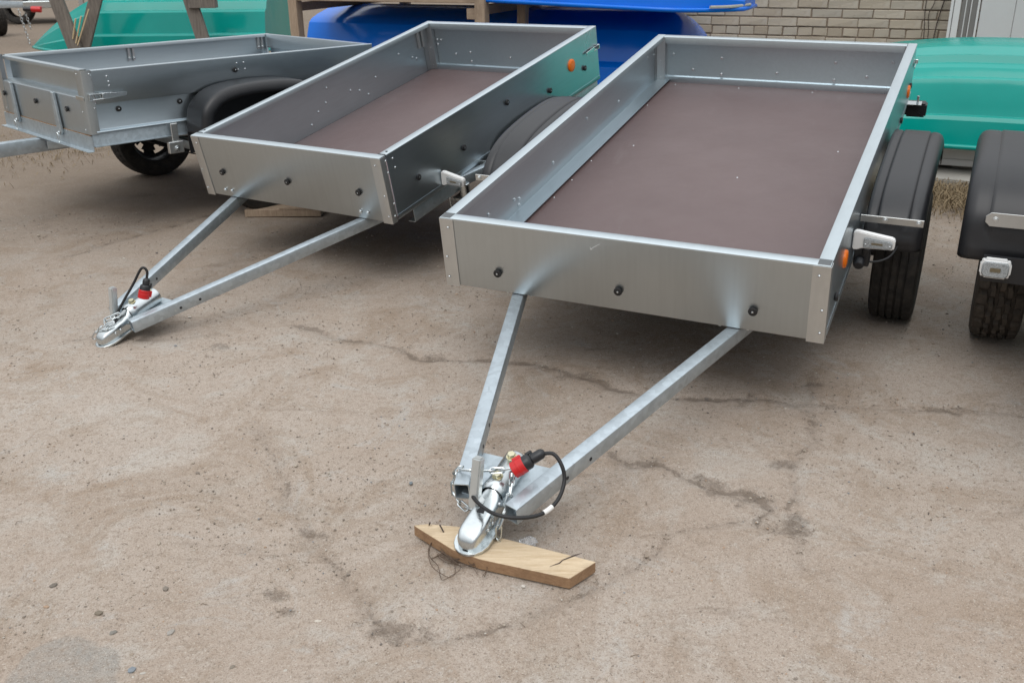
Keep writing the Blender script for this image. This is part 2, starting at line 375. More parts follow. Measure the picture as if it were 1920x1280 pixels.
def ground():
    xs = axis(-1.7, 1.9, .0125, -400, 400); ys = axis(1.25, 4.0, .0125, -60, 600)
    X, Y = np.meshgrid(xs, ys); near = np.exp(-np.maximum(0, np.hypot(X, Y - 4) - 8) / 3)
    jx = X + .07 * (fbm(X * 9, Y * 9, 40, 5) - .47); jy = Y + .07 * (fbm(X * 9, Y * 9, 50, 5) - .47)
    cd_ = np.full(X.shape, .5)
    for pts, off in CRACKS: cd_ = np.minimum(cd_, seg_dist(jx, jy, pts) - off)
    kx = X + .16 * (fbm(X * 13, Y * 13, 60) - .47) ; ky = Y + .16 * (fbm(X * 13, Y * 13, 70) - .47)
    bl = np.zeros(X.shape)
    for x, y, r in BLOBS: bl = np.maximum(bl, np.exp(-(((kx - x) / r / 1.5) ** 2 + ((ky - y) / r) ** 2)))
    sd = seg_dist(jx, jy, SLAB + SLAB[:1]); ins = np.zeros(X.shape, bool); n = len(SLAB)
    for i in range(n):
        x0, y0 = SLAB[i]; x1, y1 = SLAB[(i + 1) % n]
        ins ^= ((y0 > jy) != (y1 > jy)) & (jx < (x1 - x0) * (jy - y0) / (y1 - y0 + 1e-12) + x0)
    sd = np.where(ins, sd, -sd)
    Z = near * (.012 * (fbm(X * 1.7, Y * 1.7, 3) - .47) + .005 * (fbm(X * 9, Y * 9, 13) - .47) + .0025 * (fbm(X * 30, Y * 30, 23, 2) - .37))
    Z -= .006 * np.exp(-(np.maximum(cd_, 0) / .014) ** 2) + .005 * bl
    Z += .003 * np.clip(sd / .01, 0, 1)
    Z -= .003
    h, wd = X.shape; me = bpy.data.meshes.new('ground')
    co = np.stack([X, Y, Z], -1).reshape(-1, 3); idx = np.arange(h * wd).reshape(h, wd)
    fc = np.stack([idx[:-1, :-1], idx[:-1, 1:], idx[1:, 1:], idx[1:, :-1]], -1).reshape(-1, 4)
    me.vertices.add(len(co)); me.vertices.foreach_set('co', co.ravel()); me.loops.add(fc.size); me.loops.foreach_set('vertex_index', fc.ravel())
    me.polygons.add(len(fc)); me.polygons.foreach_set('loop_start', np.arange(0, fc.size, 4)); me.polygons.foreach_set('use_smooth', np.ones(len(fc), bool))
    me.update(); me.validate()
    for nm, arr in (('crack', cd_), ('blob', bl), ('slab', np.clip(sd, -.5, .5))):
        a = me.attributes.new(nm, 'FLOAT', 'POINT'); a.data.foreach_set('value', arr.ravel().astype(np.float32))
    k = N('sandy_cracked_concrete'); v = k.co()
    def at(nm): x = k.n('ShaderNodeAttribute'); x.attribute_name = nm; return x.outputs['Fac']
    big = k.noise(.9, 6, v, .62, .3); med = k.noise(5, 7, v, .68, .5); fine = k.noise(55, 6, v, .75); grain = k.noise(260, 4, v, .75)
    c = k.mix((.345, .275, .220), (.415, .358, .308), k.ramp(big, [(.32, 0), (.66, 1)]))
    c = k.mix(c, (.43, .40, .36), k.ramp(med, [(.50, 0), (.70, .75)]))
    c = k.mix(c, (.265, .195, .138), k.ramp(k.noise(2.6, 8, v, .74, .9), [(.48, 0), (.66, .8)]))
    c = k.mix(c, (.42, .405, .38), k.ramp(k.noise(3.4, 8, k.co((1, 1, 1.7)), .76, 1.2), [(.55, 0), (.66, .6)]))
    c = k.mix(c, (.22, .165, .12), k.ramp(k.noise(13, 8, v, .8, .6), [(.56, 0), (.70, .6)]))
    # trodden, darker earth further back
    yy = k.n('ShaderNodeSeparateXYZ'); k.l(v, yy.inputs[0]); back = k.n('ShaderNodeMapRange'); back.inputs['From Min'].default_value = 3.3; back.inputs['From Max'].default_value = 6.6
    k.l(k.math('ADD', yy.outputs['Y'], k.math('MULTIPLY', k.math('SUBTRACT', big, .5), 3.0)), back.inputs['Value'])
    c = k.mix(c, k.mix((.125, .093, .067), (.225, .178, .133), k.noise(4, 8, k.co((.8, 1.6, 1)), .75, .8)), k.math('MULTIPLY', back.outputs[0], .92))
    st_ = k.noise(3.2, 7, k.co((.55, 2.0, 1)), .7, .6)
    c = k.mix(c, (.15, .112, .082), k.ramp(st_, [(.60, 0), (.72, .55)]))
    # worn concrete slab showing through bottom left
    sm = k.ramp(k.math('ADD', at('slab'), k.math('MULTIPLY', k.math('SUBTRACT', fine, .5), .05)), [(.0, 0), (.012, 1)])
    c = k.mix(c, k.mix((.235, .225, .210), (.30, .28, .25), med), k.math('MULTIPLY', sm, k.ramp(k.noise(11, 7, v, .8), [(.36, .95), (.62, .3)])))
    c = k.mix(c, (.205, .155, .115), k.ramp(fine, [(.50, 0), (.70, .65)]))
    c = k.mix(c, (.20, .15, .11), k.ramp(k.noise(110, 5, v, .8), [(.56, 0), (.70, .5)]))
    c = k.mix(c, (.50, .46, .41), k.ramp(k.noise(85, 5, v, .8), [(.58, 0), (.70, .5)]))
    c = k.mix(c, (.14, .105, .08), k.ramp(grain, [(.52, 0), (.66, .85)]))
    c = k.mix(c, (.58, .53, .46), k.ramp(k.noise(240, 3, k.co((1.1, 1, 1)), .7), [(.58, 0), (.70, .75)]))
    # cracks with dark earth in them
    brk = k.noise(5, 4, v, .7)
    cw = k.math('ADD', at('crack'), k.math('MULTIPLY', k.math('SUBTRACT', fine, .5), .04))
    cw = k.math('ADD', cw, k.math('MULTIPLY', k.math('SUBTRACT', brk, .48), .07))
    ck = k.ramp(cw, [(.0, 1), (.005, 0)])
    halo = k.ramp(k.math('ADD', k.math('MULTIPLY', at('crack'), 2.2), k.math('MULTIPLY', k.noise(48, 6, v, .8), .5)), [(.20, 1), (.34, 0)])
    sp_ = k.math('ADD', k.math('MULTIPLY', at('blob'), .42), k.noise(60, 7, v, .85, .4))
    bm_ = k.ramp(sp_, [(.74, 0), (.92, 1)])
    dk = k.math('MINIMUM', k.math('ADD', k.math('MULTIPLY', ck, .42), k.math('ADD', k.math('MULTIPLY', bm_, .5), k.math('MULTIPLY', halo, .22))), .7)
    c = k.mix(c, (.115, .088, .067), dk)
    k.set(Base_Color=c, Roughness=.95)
    k.b.inputs['Specular IOR Level'].default_value = .25
    hgt = k.math('ADD', k.math('MULTIPLY', grain, .25), k.math('ADD', fine, k.math('MULTIPLY', dk, -1.2)))
    k.set(Normal=k.bump(hgt, .55, .004, k.bump(med, .35, .012)))
    return tag(link('ground', me, k.m), 'sandy beige cracked concrete yard', kind='structure')
ground()

# ------------------------------------------------------------------ gravel, litter
def pebble_mesh(name, items, mat):
    base = bmesh.new(); bmesh.ops.create_icosphere(base, subdivisions=1, radius=1); bv = np.array([v.co[:] for v in base.verts]); bf = np.array([[v.index for v in f.verts] for f in base.faces]); base.free()
    V = []; F = []; Cc = []
    for i, (x, y, r, fl, col) in enumerate(items):
        a = random.random() * 6.28; p = bv * (1 + .28 * (rng.random((len(bv), 1)) - .5)) * np.array([r * random.uniform(.8, 1.5), r * random.uniform(.7, 1.1), r * fl])
        c, s = math.cos(a), math.sin(a); p = np.stack([p[:, 0] * c - p[:, 1] * s + x, p[:, 0] * s + p[:, 1] * c + y, p[:, 2] + r * fl * .35 - .003], 1)
        V.append(p); F.append(bf + i * len(bv)); Cc.append(np.tile(col, (len(bv), 1)))
    V = np.concatenate(V); F = np.concatenate(F); Cc = np.concatenate(Cc)
    me = bpy.data.meshes.new(name); me.from_pydata(V.tolist(), [], F.tolist())
    a = me.color_attributes.new('tint', 'FLOAT_COLOR', 'POINT'); a.data.foreach_set('color', np.concatenate([Cc, np.ones((len(Cc), 1))], 1).ravel().astype(np.float32))
    return link(name, me, mat)
k = N('stone'); a_ = k.n('ShaderNodeAttribute'); a_.attribute_name = 'tint'; k.set(Base_Color=k.mix(a_.outputs['Color'], (.2, .17, .14), k.math('MULTIPLY', k.noise(150, 4, k.co(), .7), .5)), Roughness=.85, Normal=k.bump(k.noise(200, 3, k.co()), .4, .002)); M_STONE = k.m
TINTS = [(.42, .36, .29), (.30, .24, .185), (.20, .165, .135), (.12, .105, .095), (.52, .48, .42), (.24, .25, .26), (.40, .27, .18)]
items = []
for i in range(22000):
    y = 1.35 + 4.2 * random.random() ** 1.5; x = random.uniform(-.62, .62) * (y + .6)
    r = random.choice((.0010, .0011, .0013, .0014, .0016, .0019, .0025)) * (1 if random.random() < .97 else 1.8)
    items.append((x, y, r * (1 + .12 * y), random.uniform(.4, .8), random.choices(TINTS, (6, 6, 4, 1, 2, .6, 1))[0]))
tag(pebble_mesh('gravel', items, M_STONE), 'fine loose grit scattered over the sandy yard', 'gravel', kind='stuff')
big = [(-.858, 1.941, .007, (.2, .17, .14)), (-.792, 1.777, .011, (.34, .32, .29)), (-.925, 1.779, .009, (.2, .19, .17)), (-.987, 1.851, .009, (.17, .14, .1)), (-.838, 1.655, .011, (.2, .24, .28)), (-.81, 1.645, .006, (.5, .47, .42)), (-1.141, 1.958, .010, (.14, .12, .1)), (1.32, 1.76, .008, (.2, .19, .18)), (-.46, 1.81, .007, (.6, .55, .47)), (-.30, 2.42, .008, (.16, .2, .23)), (.02, 1.93, .007, (.62, .58, .52)), (-.62, 1.66, .008, (.22, .19, .15))]
for i, (x, y, r, col) in enumerate(big):
    o = pebble_mesh('pebble', [(0, 0, r, .5, col)], M_STONE); o.location = (x, y, .001)
    tag(o, ['small brown pebble on the sand, left of the board', 'pale flat pebble on the sand, lower left of the picture', 'dark pebble beside the pale flat one', 'brown pebble lying by the worn concrete patch', 'blue grey pebble at the edge of the worn concrete patch', 'whitish chip touching the blue grey pebble', 'dark lump of earth at the left edge of the yard', 'grey pebble alone at the lower right', 'pale chip in the curved crack left of the board', 'dark bluish pebble left of the near drawbar', 'white pebble right of the tangled roots', 'brown pebble near the bottom edge of the picture'][i], 'pebble', 'single pebbles on the yard')
def litter():
    g = G()
    for i in range(230):
        if i < 110: y = 1.4 + 3.6 * random.random(); x = random.uniform(-.55, .6) * (y + .5)
        else:
            pts, _ = random.choice(CRACKS); j = random.randrange(len(pts) - 1); t = random.random()
            x = pts[j][0] * (1 - t) + pts[j + 1][0] * t + random.gauss(0, .03); y = pts[j][1] * (1 - t) + pts[j + 1][1] * t + random.gauss(0, .025)
        a = random.uniform(0, 3.14); l = random.uniform(.005, .02); c, s = math.cos(a) * l / 2, math.sin(a) * l / 2; b = random.uniform(-.006, .006)
        g.tube([(x - c, y - s, .001), (x + b, y - b, .003), (x + c, y + s, .0015)], random.uniform(.0003, .0008), 4)
    return tag(part('plant_litter', g, simple('dry_litter', (.15, .115, .08), .9), None), 'tiny dry stalks and needles strewn along the cracks', 'litter', kind='stuff')
litter()

# ------------------------------------------------------------------ frames: yard axes (s across, t away), trailer matrices
YAW = .4495
S_ = Vector((math.cos(YAW), -math.sin(YAW), 0)); T_ = Vector((math.sin(YAW), math.cos(YAW), 0))
def ST(s, t, z=0): return S_ * s + T_ * t + Vector((0, 0, z))
def yardM(s, t, z=0, dyaw=0, roll=0): return Matrix.Translation(ST(s, t, z)) @ Matrix.Rotation(-YAW - dyaw, 4, 'Z') @ Matrix.Rotation(roll, 4, 'Y')
def poseM(x, y, z, yaw, pit, rol):
    X = Vector((math.cos(yaw), -math.sin(yaw), 0)); Y = Vector((math.sin(yaw), math.cos(yaw), 0)); Z = Vector((0, 0, 1))
    Y2 = Y * math.cos(pit) - Z * math.sin(pit); Z2 = Z * math.cos(pit) + Y * math.sin(pit)
    X2 = X * math.cos(rol) - Z2 * math.sin(rol); Z3 = Z2 * math.cos(rol) + X * math.sin(rol)
    return Matrix.Translation((x, y, z)) @ Matrix((X2, Y2, Z3)).transposed().to_4x4()

# ------------------------------------------------------------------ shared small pieces
def hexhead(r, h, washer):
    g = G()
    if washer: g.cyl((0, 0, 0), (0, 0, .0018), r * washer, n=16)
    g.cyl((0, 0, .0012 if washer else 0), (0, 0, h), r, n=6); return g
ME_BOLT = hexhead(.0062, .0065, 1.6).mesh('bolt', 30, .0006); ME_BOLT.materials.append(M_BOLT)
ME_YBOLT = hexhead(.0115, .012, 1.35).mesh('bolt', 30, .0008); ME_YBOLT.materials.append(M_YBOLT)
ME_RIVET = G().lathe([(.0, .0028), (.002, .0026), (.0038, .0015), (.0044, 0)], 10).mesh('rivet', 60); ME_RIVET.materials.append(M_BOLT)
ME_KNOB = G().lathe([(0, .0115), (.004, .0115), (.0048, .0105), (.0118, .0105), (.0144, .009), (.0150, .005), (.0140, .0025), (.0118, 0)], 20).mesh('rubber_knob', 35)
ME_KNOB.materials.append(M_RUBBER)
ME_STUD = G().lathe([(0, .0126), (.0022, .0124), (.0034, .0116), (.0034, .0102)], 12).mesh('stud', 50); ME_STUD.materials.append(M_BOLT)
def knob(parent, loc, nrm):
    o = put('rubber_knob', ME_KNOB, parent, loc, nrm); put('stud', ME_STUD, o, (0, 0, 0)); return o
def link_mesh():
    pts = []; w_, l_ = .0075, .012
    for k_ in range(9): a = math.pi * k_ / 8; pts.append((w_ * math.cos(a), l_ + w_ * math.sin(a), 0))
    for k_ in range(9): a = math.pi + math.pi * k_ / 8; pts.append((w_ * math.cos(a), -l_ + w_ * math.sin(a), 0))
    return G().tube(pts, .0027, 6, closed=True).mesh('link', 60)
ME_LINK = link_mesh(); ME_LINK.materials.append(M_BRIGHT)
def chain(parent, pts, pitch=.0285, roll0=0):
    P = spline(pts, 20); ch = part('chain', G().tube([P[0] + Vector((0, 0, .001)), P[0] + (P[1] - P[0]).normalized() * .008], .0026, 6), M_BRIGHT, parent)
    acc = pitch / 2; i = 0; d = 0
    for a, b in zip(P[:-1], P[1:]):
        sl_ = (b - a).length
        while d + sl_ >= acc:
            c = a + (b - a) * ((acc - d) / sl_); t = (b - a).normalized(); z = t.orthogonal().normalized()
            o = put('link', ME_LINK, ch, c, z, 0, 1); y = t; x = y.cross(z)
            o.matrix_local = Matrix.Translation(c) @ Matrix((x, y, z)).transposed().to_4x4() @ Matrix.Rotation(roll0 + (math.pi / 2 if i % 2 else 0) + random.uniform(-.2, .2), 4, 'Y')
            i += 1; acc += pitch
        d += sl_
    return ch

def tyre_mesh(R, wd, block):
    g = G(); nA = 168 if not block else 130; hw = wd / 2
    cols = [-hw * .80]; gro = []
    ribs = 5; rw = hw * 1.6 / ribs
    xs = []
    for i in range(ribs):
        a = -hw * .8 + i * rw; gw = .0045 if not block else .006
        xs += [(a + (gw if i else 0), i), (a + rw * .5, i), (a + rw - (gw if i < ribs - 1 else 0), i)]
        if i < ribs - 1: xs += [(a + rw - gw + .001, -1), (a + rw + gw - .001, -1)]
    rows = []
    side = [(-hw * .62, R * .60), (-hw * .86, R * .64), (-hw * 1.0, R * .76), (-hw * .98, R * .88), (-hw * .88, R * .965)]
    for k_ in range(nA + 1):
        kk = k_ % nA; a = 2 * math.pi * kk / nA; row = []
        for x, r in side: row.append((x, r))
        for x, rib in xs:
            r = R - .012 * (abs(x) / hw) ** 3
            if rib < 0: r -= .009 if not block else .013
            elif not block and (kk + rib * 2 + int(abs(x) * 60)) % 4 == 0: r -= .0045 if rib in (0, 4) else .003
            elif block and (kk + (2 if rib % 2 else 0)) % 5 == 0: r -= .015
            if block and rib >= 0 and kk % 5 in (2, 3): x += .004 * (1 if rib % 2 else -1)
            row.append((x, r))
        for x, r in side[::-1]: row.append((-x, r))
        rows.append([(x, r * math.cos(a), r * math.sin(a)) for x, r in row])
    g.grid(rows); me = g.mesh('tyre', 28); me.materials.append(M_TYRED if block else M_TYRE); return me
def rim_mesh(R):
    g = G(); Rx = Matrix.Rotation(math.pi / 2, 4, 'Y')
    g.lathe([(R * .62, -.062), (R * .60, -.06), (R * .57, -.04), (R * .55, 0), (R * .57, .04), (R * .60, .06), (R * .62, .062)], 36, Rx)
    n = 40; rr = [R * .10, R * .22, R * .30, R * .42, R * .48, R * .56]; zz = [.02, .022, .03, .028, .012, .0]
    rows = [[Rx @ Vector((r * math.cos(2 * math.pi * i / n), r * math.sin(2 * math.pi * i / n), z)) for r, z in zip(rr, zz)] for i in range(n + 1)]
    m = len(rr); fs = []
    for i in range(n):
        for j in range(m - 1):
            if j == 3 - 0 and i % 8 in (1, 2, 3, 4): continue
            if j == 2 and i % 8 in (2, 3): continue
            fs.append((i * m + j, i * m + j + 1, (i + 1) * m + j + 1, (i + 1) * m + j))
    g.add([p for r in rows for p in r], fs); g.cyl(Rx @ Vector((0, 0, -.02)), Rx @ Vector((0, 0, .05)), R * .13, n=16)
    me = g.mesh('rim', 35); me.materials.append(M_RIM); return me
R_W = .272
ME_TYRE = tyre_mesh(R_W, .172, False); ME_TYREB = tyre_mesh(R_W, .175, True); ME_RIM = rim_mesh(R_W)
def wheel(parent, loc, block=False, flip=False, a=0):
    o = empty('wheel'); o.parent = parent; o.matrix_local = Matrix.Translation(loc) @ Matrix.Rotation(a, 4, 'X') @ (Matrix.Rotation(math.pi, 4, 'Z') if flip else Matrix())
    for nm, me in (('tyre', ME_TYREB if block else ME_TYRE), ('rim', ME_RIM)): c = link(nm, me, None, o)
    return o
def fender(parent, yc, x_in, x_out, pts, groove=True, mat=None):
    """mudguard: smooth arch over the wheel, pressed panel on its back, turned skirt on the outside"""
    path = spline([(0, y + yc, z) for y, z in pts], 8); sgn = 1 if x_out > x_in else -1; wd = abs(x_out - x_in)
    ar = [0]
    for a, b in zip(path[:-1], path[1:]): ar.append(ar[-1] + (b - a).length)
    # resample evenly
    n = 84; tot = ar[-1]; P = []; j = 0
    for i in range(n + 1):
        sarc = tot * i / n
        while j < len(ar) - 2 and ar[j + 1] < sarc: j += 1
        t = (sarc - ar[j]) / max(1e-9, ar[j + 1] - ar[j]); P.append(path[j].lerp(path[j + 1], t))
    cs = [(0, -.030), (0, -.010), (.003, -.003), (.010, 0)] + [(.010 + (wd - .045) * k_ / 34, 0) for k_ in range(1, 35)] + [(wd - .022, -.003), (wd - .012, -.010), (wd - .004, -.024), (wd, -.042), (wd - .001, -.060)]
    rows = []
    for i, p in enumerate(P):
        d = (P[min(i + 1, n)] - P[max(i - 1, 0)]).normalized(); nn = Vector((0, -d.z, d.y))
        if nn.z < 0 and abs(d.z) < .5: nn = -nn
        sa = tot * i / n; row = []
        for x, off in cs:
            o = off
            if groove and .012 < x < wd - .02:
                # rounded rectangular outline pressed in
                u = abs(x - wd * .46) - wd * .27; v_ = abs(sa - tot / 2) - (tot / 2 - .085); q = .03
                dd = math.hypot(max(u + q, 0), max(v_ + q, 0)) + min(max(u + q, v_ + q), 0) - q
                o -= .0045 * math.exp(-(dd / .0045) ** 2) - (.0025 if dd < 0 else 0)
            e = min(sa, tot - sa)
            if .022 < e < .05 and off == 0: o += .005 * math.sin((e - .022) / .028 * math.pi)
            row.append(p + nn * o + Vector((x_in + sgn * x, 0, 0)))
        rows.append(row)
    o = part('mudguard', G().grid(rows), mat or M_FENDER, parent, 40)
    m = o.modifiers.new('thick', 'SOLIDIFY'); m.thickness = .0035; m.offset = 0
    return o
FPTS = [(-.475, .010), (-.47, .075), (-.445, .143), (-.36, .205), (-.22, .237), (0, .246), (.22, .237), (.36, .205), (.445, .143), (.47, .075), (.475, .010)]

def latch(parent, loc, out, along, sc=1):
    """over-centre toggle latch: base plate, wire loop and lever, lying along the panel"""
    o = Vector(out); a = Vector(along); u = o.cross(a); p = Vector(loc)
    e = empty('latch'); e.parent = parent
    def q(x, y, z): return p + a * x * sc + u * y * sc + o * z * sc
    g = G(); B = Matrix((a * sc, u * sc, o * sc)).transposed().to_4x4(); B.translation = p
    g.prism([(-.03, -.013), (.02, -.013), (.02, .013), (-.03, .013)], .0, .002, B); part('base_plate', g, M_BRIGHT, e)
    g = G().tube([q(0, -.010, .008), q(.05, -.010, .012), q(.058, -.006, .011), q(.058, .006, .011), q(.05, .010, .012), q(0, .010, .008)], .0022 * sc, 6); part('wire_loop', g, M_BRIGHT, e)
    g = G().prism([(-.085, -.007), (.0, -.011), (.012, -.008), (.012, .008), (.0, .011), (-.085, .007)], .007, .011, B); part('lever', g, M_BRIGHT, e, bevel=.001)
    g = G().prism([(.052, -.012), (.064, -.012), (.064, .012), (.052, .012)], .0, .016, B); part('catch', g, M_BRIGHT, e, bevel=.001)
    return e
def lamp(parent, x0, y0, z0, ln, h, side=1, tilt=0):
    """clear marker lamp on a white stalk that sticks out sideways"""
    e = empty('marker_lamp'); e.parent = parent
    e.matrix_local = Matrix.Translation((x0, y0, z0)) @ Matrix.Rotation(tilt, 4, 'Y') @ (Matrix() if side > 0 else Matrix.Rotation(math.pi, 4, 'Z'))
    B = Matrix.Rotation(math.pi / 2, 4, 'X')       # polygon x,z -> extruded along -y
    g = G().prism([(0, -h * .62), (.012, -h * .66), (.03, -h * .5), (ln * .97, -h * .42), (ln, -h * .25), (ln, h * .22), (ln * .95, h * .36), (.03, h * .62), (.012, h * .68), (0, h * .6)], -.012, .012, B)
    part('housing', g, M_WHITEP, e, bevel=.003, seg=2)
    g = G().prism([(.034, -h * .36), (ln - .008, -h * .32), (ln - .006, h * .12), (ln * .9, h * .22), (.036, h * .36)], .010, .021, B); part('lens', g, M_LENS, e, bevel=.003, seg=2)
    g = G().prism([(ln * .45, -h * .07), (ln * .72, -h * .07), (ln * .72, h * .06), (ln * .45, h * .06)], .0205, .0222, B); part('bulb_holder', g, M_BULB, e)
    for xx in (.042, ln - .014): put('screw', ME_RIVET, e, (xx, -.021, -h * .1), (0, -1, 0), sc=.7)
    return e
def reflector(parent, loc, nrm, r):
    e = part('reflector', G().lathe([(0, .011), (r * .6, .0105), (r * .86, .009), (r * .92, .007), (r, .006), (r, 0)], 28), M_AMBER, parent, 40)
    e.matrix_local = frame_along(loc, nrm); return e

def coupler(parent, loc, rz=0, tilt=0, handle_side=-1):
    """pressed-steel ball coupling: cup with flange in front, clamp tube behind, lever, two bolts"""
    e = empty('coupling'); e.parent = parent; e.matrix_local = Matrix.Translation(loc) @ Matrix.Rotation(rz, 4, 'Z') @ Matrix.Rotation(tilt, 4, 'X')
    def arch(y, w_, h, sq=.36, n=18):
        o = []
        for k_ in range(n + 1):
            a = math.pi * k_ / n; c, s = math.cos(a), math.sin(a)
            o.append((w_ * math.copysign(abs(c) ** sq, c), y, h * abs(s) ** sq))
        return o
    rows = [arch(-.0425, .008, .008), arch(-.039, .019, .024), arch(-.030, .027, .036), arch(-.015, .032, .044), (arch(0, .034, .047)), arch(.03, .034, .049), arch(.07, .033, .052), arch(.10, .033, .058), arch(.118, .032, .070, .7), arch(.135, .032, .078, .8), arch(.16, .032, .080, .9)]
    g = G().grid(rows); part('ball_cup', g, M_BRIGHT, e, 60)
    plan = [(-.054, -.0), (-.052, .014), (-.044, .029), (-.028, .041), (-.008, .0475), (.02, .0475), (.06, .043), (.10, .040), (.135, .039)]
    P = [(w_, y) for y, w_ in plan[::-1]] + [(-w_, y) for y, w_ in plan[1:]]
    part('flange', G().prism(P, -.005, .004), M_BRIGHT, e, 40, bevel=.0012)
    tubep = [(.029, .268), (.034, .268), (.0355, .265), (.0355, .150), (.0375, .145), (.0375, .128), (.031, .118)]
    part('clamp_tube', G().lathe([(r, y) for r, y in tubep], 28, Matrix.Translation((0, 0, .047)) @ Matrix.Rotation(-math.pi / 2, 4, 'X')), M_BRIGHT, e, 35)
    part('slot', G().prism([(-.010, .050), (.010, .050), (.007, .070), (-.007, .070)], .045, .0525), M_DARK, e)
    hs_ = handle_side
    g = G().beam((hs_ * .010, .078, .050), (hs_ * .026, .084, .062), .026, .018, (0, 0, 1)).beam((hs_ * .030, .072, .038), (hs_ * .026, .122, .170), .026, .026, (0, 1, 0))
    h_ = part('lever', g, M_LEVER, e, 35, bevel=.004, seg=2)
    part('lever_hole', G().cyl((hs_ * .0265 + .0125, .118, .157), (hs_ * .0265 - .0125, .118, .157), .0045, n=12), M_DARK, h_)
    part('pivot_pin', G().cyl((-.034, .100, .045), (.034, .100, .045), .006, n=12), M_BOLT, e)
    for y in (.158, .242): put('bolt', ME_YBOLT, e, (0, y, .0815), (0, 0, 1), roll=y * 9)
    for y in (.02, .045): put('rivet', ME_RIVET, e, (.037, y, .030), (1, 0, .1))
    return e
def plug(parent, p0, p1, cable, tape=None, rs=.0225):
    """red capped connector with black back shell and its cable"""
    p0, p1 = Vector(p0), Vector(p1); d = p1 - p0; ln = d.length
    e = empty('connector'); e.parent = parent; M_ = frame_along(p0, d); e.matrix_local = M_
    part('red_cap', G().lathe([(0, 0), (rs * .85, 0), (rs, .002), (rs, .016), (rs * 1.04, .017), (rs * 1.04, .020), (rs, .021), (rs, .034), (rs * .93, .036), (rs * .8, .036)], 28), M_RED, e, 35)
    part('cap_lug', G().box(rs - .003, rs + .006, -.005, .005, .010, .034), M_RED, e, bevel=.001)
    part('back_shell', G().lathe([(rs * .9, .030), (rs * .9, .050), (rs * .80, .054), (rs * .55, .058), (rs * .62, .060), (rs * .62, ln - .010), (rs * .5, ln - .004), (rs * .28, ln), (0, ln)], 24), M_BLACKP, e, 30)
    part('shell_lug', G().box(rs * .7, rs * 1.02, -.006, .006, .048, .066), M_BLACKP, e, bevel=.001)
    P = spline([p1 - d.normalized() * .01] + cable, 8)
    c = part('cable', G().tube(P, .0052, 10), M_RUBBER, parent, 60)
    if tape: i, j = tape; n = len(P); part('tape', G().tube(P[int(n * i):int(n * j)], .0066, 12), M_TAPE, c, 60)
    return e

